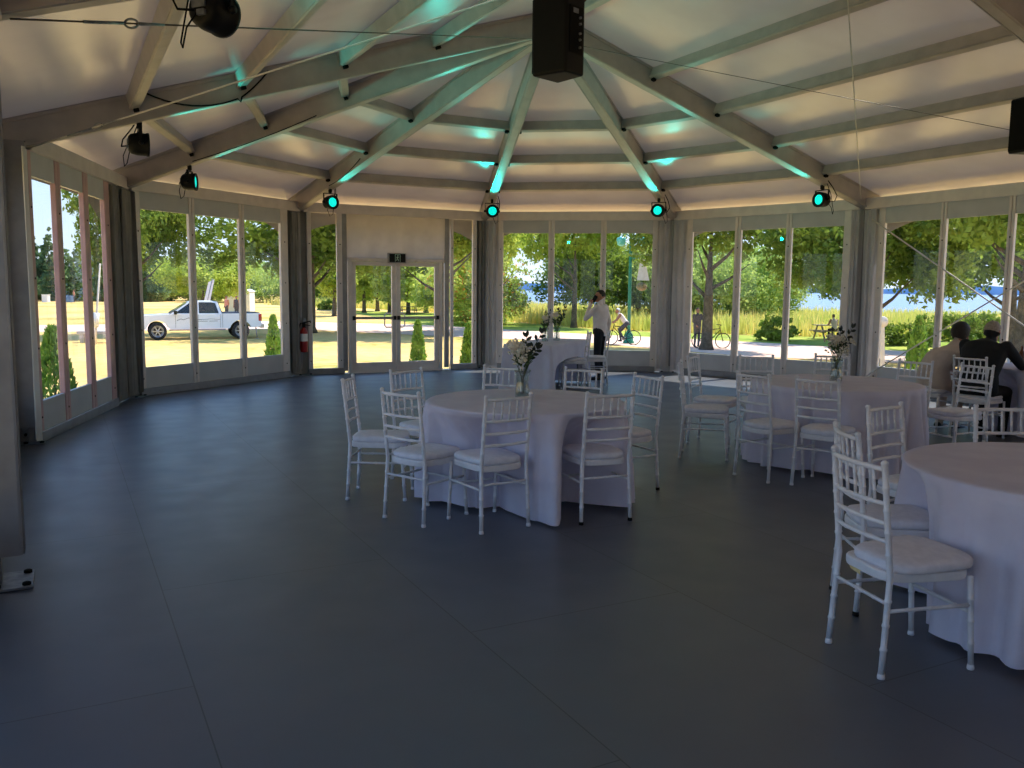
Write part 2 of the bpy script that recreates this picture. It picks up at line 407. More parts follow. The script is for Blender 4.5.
# ------------------------------------------------------------------ window walls
GT, GB = 2.66, .41
def wall_axes(k):
    a, b = P[k], P[k + 1]; d = (b - a).normalized(); n = Vector((-d.y, d.x, 0))
    if k == 0: a = a - EE * .22
    if n.dot(C - a) > 0: n = -n               # outward
    return a, d, n, (b - a).length
def bars(root, k, stiles, zlo, zhi, gb=GB, gt=GT, pink=None, sides=(True, True)):
    """one glazed run: stiles = list of (s0,s1) uprights; panes, valance and kick panel between"""
    a, d, n, Ln = wall_axes(k)
    off = n * .0
    for i, (s0, s1) in enumerate(stiles):
        c = a + d * (s0 + s1) / 2 + off; w = s1 - s0
        m = MB()
        if 0 < i < len(stiles) - 1:
            for sg in (-1, 1): m.bar(c + d * sg * (w / 4 + .001) + Z * zlo, c + d * sg * (w / 4 + .001) + Z * zhi, w / 2 - .006, .06, up=n, bevel=.006)
            m.bar(c + Z * zlo, c + Z * zhi, .01, .03, up=n)
        else: m.bar(c + Z * zlo, c + Z * zhi, w, .06, up=n, bevel=.008)
        m.cur = 1
        for z in (.25, .95, 1.65, 2.35):
            q = c - n * .03 + Z * z; m.lathe([(.011, -.004), (.011, .004), (.006, .007)], 8, Matrix.Translation(q) @ (-n).to_track_quat('Z', 'Y').to_matrix().to_4x4())
        m.build('mullion' if 0 < i < len(stiles) - 1 else 'stile', [M['frame_sun_tint' if pink else 'frame'], M['black_matte']], root)
    for i in range(len(stiles) - 1):
        s0, s1 = stiles[i][1], stiles[i + 1][0]
        A, B = a + d * s0 + off, a + d * s1 + off
        m = MB(); m.quad(A + Z * gb, B + Z * gb, B + Z * gt, A + Z * gt); m.build('pane', M['glass'], root)
        if gt < zhi - .05:
            m = MB(); m.bar(A + Z * (gt + zhi) / 2, B + Z * (gt + zhi) / 2, .04, zhi - gt); m.build('valance_panel', M['panel'], root)
        if gb > zlo + .12:
            m = MB(); m.bar(A + Z * ((gb + zlo) / 2), B + Z * ((gb + zlo) / 2), .04, gb - zlo); m.build('kick_panel', M['panel'], root)
    for s0, s1, on in ((.0, stiles[0][0], sides[0]), (stiles[-1][1], Ln, sides[1])):
        if on and s1 - s0 > .03:
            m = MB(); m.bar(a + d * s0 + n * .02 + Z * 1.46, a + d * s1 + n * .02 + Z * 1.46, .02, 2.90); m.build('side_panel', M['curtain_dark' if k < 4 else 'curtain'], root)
    A, B = a + d * stiles[0][0], a + d * stiles[-1][1]
    m = MB(); m.bar(A + Z * (zlo / 2 + .005), B + Z * (zlo / 2 + .005), .09, zlo + .01, bevel=.006); m.build('bottom_rail', M['alu_dark'], root)
def window(n, k, stiles, lab, **kw):
    r = empty('window_%d' % n, wall_axes(k)[0]); tag(r, lab, 'window', kind='structure')
    q = empty('tmp'); bars(q, k, stiles, .10, 2.90, **kw)
    for ch in list(q.children):
        ch.parent = r; ch.location = -wall_axes(k)[0]
    bpy.data.objects.remove(q)
    return r
S3 = [(.27, .37), (1.26, 1.38), (2.27, 2.38), (3.26, 3.36)]
window(1, 1, [(.02, .12), (.79, .95), (1.72, 1.90), (2.55, 2.75)], 'far left glazed wall with mullions tinted pink by sunlight, sky behind its top', pink=True)
window(2, 2, [(.12, .22), (1.10, 1.22), (2.14, 2.26), (3.12, 3.30)], 'three-pane glazed wall through which the white pickup shows')
window(3, 3, [(.12, .20), (.66, .78)], 'narrow full-height side light left of the double doors', gb=.14, gt=2.86, sides=(True, False))
window(4, 3, [(2.90, 2.96), (3.37, 3.46)], 'narrow full-height side light right of the double doors', gb=.14, gt=2.86, sides=(False, True))
window(5, 4, S3, 'three-pane glazed wall behind the standing man and the far table')
window(6, 5, [(.33, .45), (1.33, 1.46), (2.31, 2.42), (3.32, 3.45)], 'three-pane glazed wall right of centre with a bicycle outside')
window(7, 6, [(.30, .42), (1.38, 1.48), (2.40, 2.50), (3.42, 3.52), (4.25, 4.35)], 'glazed wall at far right behind the seated couple')
window(8, 0, [(.30, .42), (1.38, 1.48), (2.40, 2.50), (3.42, 3.52), (4.25, 4.35)], 'glazed wall along the left edge, seen nearly edge-on')
BACKW = {10: (PB[2] - EE * .30, P[0] - EE * .30), 11: (P[7], PB[3]), 12: (PB[0], PB[2]), 13: (PB[3], PB[1]), 14: (PB[1], PB[0])}
P.update({10: PB[2] - EE * .30, 11: P[7], 12: PB[0], 13: PB[3], 14: PB[1]})
_axes = wall_axes
def wall_axes(k):
    if k < 10: return _axes(k)
    a, b = BACKW[k]; d = (b - a).normalized(); n = Vector((-d.y, d.x, 0)); c = APEX3
    if n.dot(c - a) > 0: n = -n
    return a, d, n, (b - a).length
S5 = [(.20, .32), (1.30, 1.40), (2.30, 2.40), (3.30, 3.40), (4.28, 4.40)]
window(9, 10, S5, 'glazed wall left of the viewpoint')
window(10, 11, S5, 'glazed wall right of the viewpoint')
window(11, 12, S5, 'glazed wall behind the viewpoint on the left')
window(12, 13, S5, 'glazed wall behind the viewpoint on the right')
m = MB(); m.add([PB[0], PB[1], PB[1] + Z * (HE + RT), APEX4 + Z * (HA + RT), PB[0] + Z * (HE + RT)], [(0, 1, 2, 3, 4)])
tag(m.build('wall_back', M['panel']), 'plain gable panel closing the tent behind the viewpoint', 'wall', kind='structure')
# outer valance with arched lower edge, just outside the glazing
vi = 2
for k in range(0, 7):
    a, d, n, Ln = wall_axes(k); m = MB(); N_ = 24
    vs = []
    for i in range(N_ + 1):
        t = i / N_; e = abs(2 * t - 1)
        zb = 2.74 - .34 * max(0, (e - .55) / .45) ** 1.6
        p = a + d * (-.1 + t * (Ln + .2)) + n * .34
        vs += [p + Z * zb, p + Z * 3.02]
    m.add(vs, [(2*i, 2*i+2, 2*i+3, 2*i+1) for i in range(N_)])
    tag(m.build('trim_%d' % vi, M['valance']), 'grey outer roof valance with arched lower edge, outside wall %s' % ['at left edge', 'at far left', 'facing the pickup', 'over the doors', 'behind the standing man', 'right of centre', 'behind the couple'][k], 'trim', kind='structure'); vi += 1
for k in (0, 6):
    pass

d1 = (P[2] - P[1]).normalized()
m = MB(); m.bar(P[1] - EE * .34 + Z * .22, P[1] - EE * .02 + d1 * .06 + Z * .22, .03, .44)
tag(m.build('baseboard_left', M['alu_dark']), 'short grey closing panel at the floor beside the grooved left post', 'baseboard', kind='structure')

# ------------------------------------------------------------------ double doors
a3, d3, n3, L3 = wall_axes(3)
door = empty('door_1', a3 + d3 * 1.8); tag(door, 'double glazed exit doors with grey frames and push bars', 'door', kind='structure')
base = -(a3 + d3 * 1.8)
def dpart(mb, name, mats, par=door):
    o = mb.build(name, mats, par)
    if par is door: o.location = base
    return o
def P3(s, z, o=0.): return a3 + d3 * s + n3 * o + Z * z
m = MB()
for s0, s1 in ((.86, .92), (2.66, 2.72)): m.bar(P3((s0+s1)/2, .03), P3((s0+s1)/2, 2.1), s1 - s0, .1, up=n3, bevel=.006)
m.bar(P3(.86, 2.09), P3(2.72, 2.09), .1, .06, bevel=.006); m.bar(P3(.86, .02), P3(2.72, .02), .1, .04)
dpart(m, 'door_frame', M['frame'])
for s0, s1, hs in ((.93, 1.785, 1.70), (1.795, 2.65, 1.88)):
    m = MB()
    m.bar(P3(s0 + .04, .05), P3(s0 + .04, 2.05), .08, .05, up=n3, bevel=.005); m.bar(P3(s1 - .04, .05), P3(s1 - .04, 2.05), .08, .05, up=n3, bevel=.005)
    m.bar(P3(s0, 2.02), P3(s1, 2.02), .05, .07); m.bar(P3(s0, .115), P3(s1, .115), .05, .15)
    leaf = dpart(m, 'door_leaf', M['frame'])
    g = MB(); g.quad(P3(s0 + .08, .19), P3(s1 - .08, .19), P3(s1 - .08, 1.99), P3(s0 + .08, 1.99)); g.build('pane', M['glass'], leaf)
    g = MB(); g.bar(P3(s0 + .03, 1.02, -.045), P3(s1 - .03, 1.02, -.045), .03, .05, bevel=.005)
    g.cur = 1; g.bar(P3(s0 + .01, 1.02, -.045), P3(s0 + .06, 1.02, -.045), .05, .075); g.bar(P3(s1 - .06, 1.02, -.045), P3(s1 - .01, 1.02, -.045), .05, .075)
    g.build('push_bar', [M['alu'], M['black']], leaf)
    sg = -1 if hs < 1.79 else 1
    g = MB(); h0 = 1.79 + sg * .05; h1 = 1.79 + sg * .2
    g.tube([P3(h0 + sg*.0, 1.10, .07), P3(h1 - sg*.03, 1.10, .07), P3(h1, 1.06, .07), P3(h1, .88, .07), P3(h1 - sg*.03, .84, .07), P3(h0, .84, .07)], .013, 8)
    g.build('handle', M['frame'], leaf)
# header fabric over the doors with soft sag folds
m = MB(); vs = []; NX, NZ = 40, 14
for j in range(NZ + 1):
    for i in range(NX + 1):
        s = .80 + 2.08 * i / NX; z = 2.06 + (2.9 - 2.06) * j / NZ
        t = 1 - j / NZ
        o = .012 * math.sin(i * .9) * t + .015 * math.sin(i * .31 + 2 * t) * t - .006 * (abs(i - NX / 2) < 1)
        zz = z + (.03 * math.sin(i / NX * PI * 3 + .5) * t * (j < 4))
        vs.append(P3(s, zz, -.03 + o))
m.add(vs, [(j*(NX+1)+i, j*(NX+1)+i+1, (j+1)*(NX+1)+i+1, (j+1)*(NX+1)+i) for j in range(NZ) for i in range(NX)], True)
dpart(m, 'header_fabric', M['header'])
m = MB()
for s in (.80, 2.82): m.bar(P3(s, .05), P3(s, 2.9), .09, .07, up=n3, bevel=.008)
dpart(m, 'jamb_post', M['alu_dark'])
# exit sign
m = MB(); m.bar(P3(1.79 - .175, 2.13, -.07), P3(1.79 + .175, 2.13, -.07), .05, .19, bevel=.006)
sign = m.build('exit_sign', M['alu']); sign.data.name = 'exit_sign'
tag(sign, 'small dark emergency exit sign with running figure above the double doors', 'sign')
m = MB(); m.bar(P3(1.79 - .155, 2.13, -.099), P3(1.79 + .155, 2.13, -.099), .01, .155); m.build('sign_face', M['black'], sign)
m = MB()
def sgn_bar(x0, z0, x1, z1, w=.012): m.bar(P3(1.79 + x0, 2.13 + z0, -.106), P3(1.79 + x1, 2.13 + z1, -.106), .004, w)
sgn_bar(-.045, -.068, -.045, .068, .01); sgn_bar(.05, -.068, .05, .068, .01); sgn_bar(-.045, .068, .05, .068, .01)
m.lathe([(.013, 0), (.013, .003)], 10, Matrix.Translation(P3(1.795, 2.13 + .045, -.107)) @ (-n3).to_track_quat('Z', 'Y').to_matrix().to_4x4())
sgn_bar(.0, .028, -.006, -.012, .02); sgn_bar(-.006, -.012, .018, -.032, .011); sgn_bar(.018, -.032, .012, -.06, .011); sgn_bar(-.006, -.012, -.018, -.04, .011); sgn_bar(-.018, -.04, -.036, -.04, .011)
sgn_bar(.0, .024, .026, .006, .009); sgn_bar(0, .024, -.025, .012, .009)
m.build('pictogram', M['sign_green'], sign)

# ------------------------------------------------------------------ gathered curtains beside the posts
def curtain(k, s0, s1, label, mat='curtain', z0=.07, z1=2.88, seed=0, off=.07, waist=1.):
    a, d, n, Ln = wall_axes(k); r = random.Random(seed)
    NX, NZ = 36, 16; vs = []; folds = 1.4 + r.random() * .9; ph = r.random() * 6
    for j in range(NZ + 1):
        t = j / NZ; z = z0 + (z1 - z0) * t
        for i in range(NX + 1):
            u = i / NX
            w = (s1 - s0) * (.9 + .1 * math.sin(t * 5 + ph)) * waist
            s = (s0 + s1) / 2 + (u - .5) * w + .008 * math.sin(9 * u + 4 * t + ph)
            dep = .022 * math.sin(2 * PI * folds * u + ph + .9 * math.sin(3 * t)) + .008 * math.sin(2 * PI * folds * 2.3 * u + 2 * t)
            vs.append(a + d * s - n * (off + dep * (.75 + .35 * (1 - t))) + Z * z)
    m = MB(); m.add(vs, [(j*(NX+1)+i, j*(NX+1)+i+1, (j+1)*(NX+1)+i+1, (j+1)*(NX+1)+i) for j in range(NZ) for i in range(NX)], True)
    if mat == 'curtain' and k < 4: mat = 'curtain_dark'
    o = m.build('curtain', M[mat]); tag(o, label, 'curtain'); return o
curtain(1, 2.78, 3.02, 'dark grey curtain gathered just right of the far left sun-tinted window', seed=1)
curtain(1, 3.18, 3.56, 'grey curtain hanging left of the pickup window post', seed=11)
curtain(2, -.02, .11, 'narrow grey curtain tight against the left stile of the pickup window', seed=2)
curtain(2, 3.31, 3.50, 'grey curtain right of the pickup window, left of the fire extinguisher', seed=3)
curtain(3, 3.48, 3.60, 'narrow grey curtain right of the right side light by the doors', seed=5)
curtain(4, .05, .26, 'pale curtain left of the window with the standing man', seed=6)
curtain(4, 3.37, 3.58, 'pale curtain right of the green lamp post window', seed=7)
curtain(5, .06, .32, 'pale curtain left of the window with the bicycle by the tree', seed=8)
curtain(5, 3.46, 3.60, 'pale curtain right of the window with the picnic table outside', seed=9)
curtain(6, .07, .29, 'pale curtain left of the window behind the seated woman', seed=10)
curtain(0, 4.22, 4.50, 'white curtain hanging just left of the tall grooved post at left edge', 'white_curtain', seed=12, off=.24)

# ------------------------------------------------------------------ fire extinguisher on the third post
pe = P[3] + inward[3] * .115 - inward[3].cross(Z) * -.02
ex = empty('fire_extinguisher', pe + Z * .42); tag(ex, 'red fire extinguisher with black hose hung on post left of the doors', 'fire extinguisher')
m = MB(); m.lathe([(.03, 0), (.062, .012), (.065, .03), (.065, .36), (.055, .40), (.03, .43), (.022, .45)], 18); m.build('cylinder', M['red'], ex)
m = MB(); m.lathe([(.0655, .2), (.0662, .205), (.0662, .33), (.0655, .335)], 18, caps=False); m.build('label_band', M['white'], ex)
m = MB(); m.lathe([(.025, .44), (.028, .46), (.028, .52), (.018, .54)], 12); m.bar((0, 0, .53), (.13, -.03, .56), .025, .02); m.bar((0, 0, .5), (.12, -.03, .48), .025, .012); m.build('valve_handle', M['black'], ex)
m = MB(); m.tube([(0, 0, .5), (-.05, -.03, .52), (-.085, -.04, .42), (-.085, -.04, .2)], .013, 8); m.tube([(-.085, -.04, .2), (-.085, -.045, .06)], [.016, .026], 10); m.build('hose', M['black'], ex)
m = MB(); m.bar((0, .085, .0), (0, .085, .6), .05, .03, up=(0, 1, 0)); m.bar((-.07, .03, .25), (.07, .03, .25), .01, .03); m.build('wall_bracket', M['steel'], ex)

# ------------------------------------------------------------------ stage lights and speakers
def aim(v): return Vector(v).normalized().to_track_quat('Y', 'Z').to_matrix().to_4x4()
def par_proto():
    """hung at the origin: yoke goes down, can is centred .28 below, lens towards +Y"""
    t = empty('stage_light')
    m = MB()
    m.bar((0, 0, -.02), (0, 0, .04), .05, .04); m.bar((-.13, 0, -.035), (.13, 0, -.035), .03, .012)
    for sg in (-1, 1): m.bar((sg * .13, 0, -.035), (sg * .125, 0, -.20), .03, .008, up=(1, 0, 0))
    m.lathe([(.02, -.02), (.02, .02)], 8, Matrix.Translation((0, 0, -.01)))
    m.build('yoke', M['black'], t)
    Mx = Matrix.Translation((0, 0, -.18)) @ Matrix.Rotation(-PI / 2, 4, 'X')
    m = MB(); m.lathe([(.03, -.115), (.075, -.11), (.10, -.085), (.112, -.03), (.113, .055), (.118, .06), (.118, .085), (.10, .087), (.076, .07)], 26, Mx, caps=False)
    m.lathe([(.0, -.116), (.032, -.1155)], 26, Mx, caps=False)
    for sg in (-1, 1): m.lathe([(.02, -.012), (.024, 0), (.02, .02)], 10, Matrix.Translation((sg * .128, 0, -.18)) @ Matrix.Rotation(sg * PI / 2, 4, 'Y'))
    can = m.build('lamp_can', M['black'], t)
    m = MB(); m.lathe([(.0, .068), (.077, .068)], 26, Mx, caps=False); m.build('lens', M['cyan'], can)
    m = MB(); m.box((0, -.118, -.16), (.09, .012, .05)); m.box((.02, -.122, -.215), (.05, .02, .03)); m.build('rear_plate', M['steel'], can)
    m = MB(); m.tube([(-.03, -.12, -.2), (-.10, -.17, -.2), (-.16, -.15, -.12), (-.15, -.06, -.0), (-.11, 0, .10)], .007, 6)
    m.tube([(.0, -.12, -.2), (-.05, -.16, -.30), (-.09, -.15, -.40), (-.13, -.12, -.36), (-.12, -.06, -.1), (-.09, 0, .06)], .005, 6)
    m.build('cord', M['black_matte'], t)
    return t
PARS = [(0, .185, 'black stage light at top left, nearest to us, seen from behind'),
        (1, .18, 'black stage light on the left near rafter, seen from behind with dangling cord'),
        (2, .165, 'black stage light with a teal edge, below second rafter from the left'),
        (3, .165, 'teal-glowing stage light left of the double doors'),
        (4, .165, 'cyan stage light above the far rectangular table'),
        (5, .165, 'cyan stage light above the green lamp post window'),
        (6, .165, 'cyan stage light on thick rafter at the right'),
        ]
pp = par_proto()
for i, (k, t, lab) in enumerate(PARS):
    c = APEX2 if k in (0, 7) else C
    o = pp if i == 0 else copy_tree(pp)
    pos = P[k] + t * (c - P[k]) + Z * (HE + t * (HA - HE) - .035)
    dr = inward[k]
    if k == 0: dr = (EE * .9 + NN * .75).normalized(); pos = pos + Z * .07
    if k == 2: dr = Vector((1, .12, 0)).normalized()
    o.location = pos; o.rotation_euler.z = math.atan2(-dr.x, dr.y)
    tag(o, lab, 'stage light', 'LED stage lights on the rafters')
    sp = bpy.data.lights.new('par_beam', 'SPOT'); sp.energy = 75; sp.color = (.0, 1., .82); sp.spot_size = 1.25; sp.spot_blend = .9; sp.shadow_soft_size = .05
    so = bpy.data.objects.new('par_beam', sp); COL.objects.link(so)
    so.location = pos + dr * .12 - Z * .17
    so.rotation_euler = (dr + Z * .42).to_track_quat('-Z', 'Y').to_euler()
    so.parent = None
def speaker_proto():
    """hung from its top at origin; grille front faces +Y"""
    t = empty('loudspeaker')
    W, D, H = .27, .27, .52
    pl = [Vector((-W/2, D/2, 0)), Vector((W/2, D/2, 0)), Vector((W*.36, -D/2, 0)), Vector((-W*.36, -D/2, 0))]
    m = MB(); m.prism(pl, (0, 0, -H), (0, 0, 0)); bevel(m.build('cabinet', M['black'], t), .018, 3)
    m = MB(); m.box((0, D/2 + .006, -H/2), (W - .03, .014, H - .04)); bevel(m.build('grille', M['black_matte'], t), .005)
    m = MB(); m.box((.0, -D/2 - .003, -.24), (.13, .008, .3))
    m.cur = 1
    for zz in (-.16, -.20, -.26, -.30, -.35): m.lathe([(.009, 0), (.008, .014)], 8, Matrix.Translation((.03, -D/2 - .006, zz)) @ Matrix.Rotation(PI/2, 4, 'X'))
    m.box((-.01, -D/2 - .009, -.12), (.05, .004, .03)); m.build('control_panel', [M['black_matte'], M['steel']], t)
    m = MB(); m.bar((-.12, 0, .01), (.12, 0, .01), .03, .03); m.tube([(-.1, 0, .02), (-.05, 0, .09), (0, 0, .06), (.05, 0, .09), (.1, 0, .02)], .008, 6)
    m.tube([(.08, -.12, -.05), (.14, -.16, .02), (.10, -.1, .12), (.02, 0, .15)], .006, 6)
    m.build('hanging_bracket', M['black'], t)
    return t
def chain(parent, p, q, step=.035):
    m = MB(); p, q = Vector(p), Vector(q); n = max(2, int((q - p).length / step)); d = (q - p) / n
    for i in range(n):
        c = p + d * (i + .5); ax = d.normalized(); sd = Vector((1, 0, 0)) if i % 2 else Vector((0, 1, 0))
        pts = [c + ax * step * .62 * math.cos(a) + sd * .009 * math.sin(a) for a in [2*PI*j/10 for j in range(11)]]
        m.tube(pts, .0032, 5, caps=False)
    return m.build('chain', M['steel'], parent)
def raf2(kp, s): return P[kp] + s * (APEX2 - P[kp]) + Z * (HE + s * (HA - HE))
s1 = speaker_proto(); pt = raf2(0, .565)
s1.location = (pt.x + .0, pt.y - .03, 3.535); s1.rotation_euler.z = .80
tag(s1, 'black loudspeaker hanging at top centre above the tables', 'loudspeaker', 'hanging loudspeakers')
chain(s1, (0, 0, .06), (0, 0, pt.z - 3.535 - .005))
pt = raf2(7, .525)
s2 = copy_tree(s1); s2.location = (pt.x - .06, pt.y, 3.46); s2.rotation_euler.z = 1.9
tag(s2, 'black loudspeaker hanging on a chain at the upper right edge', 'loudspeaker', 'hanging loudspeakers')
for c in list(s2.children):
    if c.name.startswith('chain'): bpy.data.objects.remove(c)
chain(s2, (0, 0, .06), (0, 0, pt.z - 3.46 - .005))

# ------------------------------------------------------------------ tension cables, braces, power cords
def cab(pts, r, mat, label, cat='cable', name='tension_cable', turn=None):
    m = MB(); m.tube(pts, r, 6); o = m.build(name, M[mat]); tag(o, label, cat)
    if turn is not None:
        a, b = Vector(pts[0]), Vector(pts[-1]); d = (b - a).normalized(); q = a + d * turn; sd = d.cross(Z).normalized()
        m = MB(); m.tube([q - d * .3, q - d * .02], [.009, .010], 8)
        m.tube([q + d * .1, q + d * .3], [.010, .007], 8)
        loop = [q + d * .04 + d * .05 * math.cos(t) + Z * .026 * math.sin(t) for t in [2*PI*j/12 for j in range(13)]]
        m.tube(loop, .007, 6, caps=False); m.build('turnbuckle', M['steel'], o)
    return o
e0 = P[0] + EE * .1 + Z * (HE + .02); e1 = P[1] + EE * .05 + Z * (HE + .0); e6 = P[6] - EE * .1 + Z * (HE + .12); e7 = P[7] - EE * .1 + Z * (HE + .12)
cab([e0, C + Z * (HA - .05)], .0055, 'rope', 'thin dark roof cable with turnbuckle from the upper left corner', turn=.75)
cab([e1, APEX2 + Z * (HA - .02)], .008, 'cable', 'pale roof cable rising along the front of the left near rafter', turn=.75)
cab([C + Z * (HA - .05), e7], .004, 'rope', 'thin roof cable running from behind the speaker down to the right')
cab([e6, APEX2 + Z * (HA - .02)], .006, 'cable', 'thin white roof cable crossing the right purlins steeply')
a6, d6, n6, L6 = wall_axes(6)
cab([a6 + d6 * .25 - n6 * .12 + Z * 2.72, a6 + d6 * 4.35 - n6 * .12 + Z * .2], .011, 'cable', 'pale bracing strap sloping down to the right across the far right window', 'strap', 'brace_strap')
cab([a6 + d6 * .25 - n6 * .17 + Z * .2, a6 + d6 * 4.35 - n6 * .17 + Z * 2.72], .010, 'cable', 'pale bracing strap rising to the right across the far right window', 'strap', 'brace_strap')
def on_rafter(k, t, o=0., dz=0.):
    c = APEX2 if k in (0, 7) else C
    sd = inward[k].cross(Z)
    return P[k] + t * (c - P[k]) + Z * (HE + t * (HA - HE) + dz) + sd * o
def sag(a, b, s_, n=10): return [a.lerp(b, i / n) - Z * s_ * 4 * (i / n) * (1 - i / n) for i in range(n + 1)]
cab(sag(on_rafter(1, .19, .09, .27), on_rafter(1, .345, .09, .02), .10) + [on_rafter(1, .35, .09, -.02)] + sag(on_rafter(1, .352, .09, .03), on_rafter(1, .40, .09, .24), .02), .009, 'black_matte', 'black power cord looping along the left near rafter', 'cord', 'power_cord')
cab(sag(on_rafter(2, .18, .08, .02), on_rafter(2, .48, .08, .03), .03), .006, 'black_matte', 'thin black cord along second rafter from the left', 'cord', 'power_cord')
cab(sag(on_rafter(6, .10, .09, .22), on_rafter(6, .15, .07, -.03), -.01), .005, 'black_matte', 'short black cord above the right cyan stage light', 'cord', 'power_cord')
cab(sag(on_rafter(3, .18, .08, .02), on_rafter(3, .33, .08, .1), .05), .006, 'black_matte', 'black cord on rafter above the teal stage light', 'cord', 'power_cord')

# ------------------------------------------------------------------ bamboo-style chairs
def ringed(p, q, r=.0135, rings=3, ends=True):
    """polyline + radii of a turned bamboo bar"""
    p, q = Vector(p), Vector(q); pts, rs = [], []
    for i in range(rings + 1):
        t0 = i / (rings + 1); t1 = (i + 1) / (rings + 1)
        if i > 0:
            for dt, rr in ((-.02, r), (-.008, r * 1.22), (.008, r * 1.22), (.02, r)): pts.append(p.lerp(q, t0 + dt)); rs.append(rr)
        else: pts.append(p); rs.append(r)
    pts.append(q); rs.append(r)
    return pts, rs
def by(z): return -.222 - .055 * (z - .43) / .49      # back post line
def chair_proto():
    t = empty('banquet_chair')
    n = 8
    # seat frame: rounded slab wider at the front
    out = []
    for i in range(28):
        a = 2 * PI * i / 28; c_, s_ = math.cos(a), math.sin(a)
        x = math.copysign(abs(c_) ** .45, c_); y = math.copysign(abs(s_) ** .45, s_)
        w = .186 + .016 * y
        yy = y * .205 - .028 + (.012 * (1 - x * x) if y > 0 else 0)
        out.append((x * w, yy))
    m = MB(); m.prism([Vector((x, y, 0)) for x, y in out], (0, 0, .396), (0, 0, .438)); bevel(m.build('seat', M['white_paint'], t), .008)
    # cushion
    m = MB(); vs = []; lev = [(.0, .92, .438), (.3, .97, .441), (.5, .985, .452), (.7, .98, .470), (.85, .94, .479), (1, .78, .484), (1, .4, .486)]
    for _, sc, z in lev:
        for x, y in out: vs.append((x * sc, (y + .028) * sc - .026, z))
    k = len(out); fs = [(j*k+i, j*k+(i+1) % k, (j+1)*k+(i+1) % k, (j+1)*k+i) for j in range(len(lev)-1) for i in range(k)]
    fs += [tuple(range(k-1, -1, -1)), tuple(range((len(lev)-1)*k, len(lev)*k))]
    m.add(vs, fs, True); m.build('cushion', M['cushion'], t)
    for sx in (-1, 1):
        pts, rs = ringed((sx * .188, .19, .02), (sx * .182, .162, .41), .0125, 3)
        m = MB(); m.tube(pts, rs, n); lg = m.build('leg', M['white_paint'], t)
        m = MB(); m.lathe([(.0145, 0), (.0158, .006), (.0135, .022)], 10, Matrix.Translation((sx * .188, .19, 0))); m.build('foot_cap', M['white_paint'], lg)
    for sx in (-1, 1):
        p1, r1 = ringed((sx * .186, -.245, .02), (sx * .176, -.222, .43), .0135, 3)
        p2, r2 = ringed((sx * .176, by(.43), .43), (sx * .172, by(.90), .90), .0128, 4)
        top = Vector((sx * .172, by(.90), .90))
        pts = p1 + p2[1:] + [top + Vector((0, -.001, .004)), top + Vector((0, -.002, .012)), top + Vector((0, -.003, .019))]
        rs = r1 + r2[1:] + [.0155, .015, .007]
        m = MB(); m.tube(pts, rs, n); lg = m.build('leg', M['white_paint'], t)
        m = MB(); m.lathe([(.0155, 0), (.0168, .006), (.0145, .022)], 10, Matrix.Translation((sx * .186, -.245, 0))); m.build('foot_cap', M['white_paint'], lg)
    # backrest: four bowed rails, five spindles between the upper two
    def rail(z, bow, r): 
        pts = []; rs = []
        for i in range(13):
            u = i / 12 * 2 - 1; pts.append(Vector((u * .172, by(z) - bow * (1 - u * u), z))); rs.append(r * (1.25 if i in (3, 9) else 1))
        return pts, rs
    m = MB()
    for z, r in ((.882, .0108), (.738, .0098), (.655, .0098), (.578, .0098)): m.tube(*rail(z, .022, r), n)
    bk = m.build('backrest', M['white_paint'], t)
    for i in range(5):
        u = (i - 2) / 3.0; x = u * .172; bow = .022 * (1 - u * u)
        pts, rs = ringed((x, by(.738) - bow, .738), (x, by(.882) - bow, .882), .0070, 2)
        m = MB(); m.tube(pts, rs, 7); m.build('spindle', M['white_paint'], bk)
    def st(p, q):
        pts, rs = ringed(p, q, .0084, 3); m = MB(); m.tube(pts, rs, 7); m.build('stretcher', M['white_paint'], t)
    for sx in (-1, 1): st((sx * .185, .174, .285), (sx * .181, -.230, .285))
    st((-.185, .176, .25), (.185, .176, .25)); st((-.18, -.228, .315), (.18, -.228, .315))
    return t
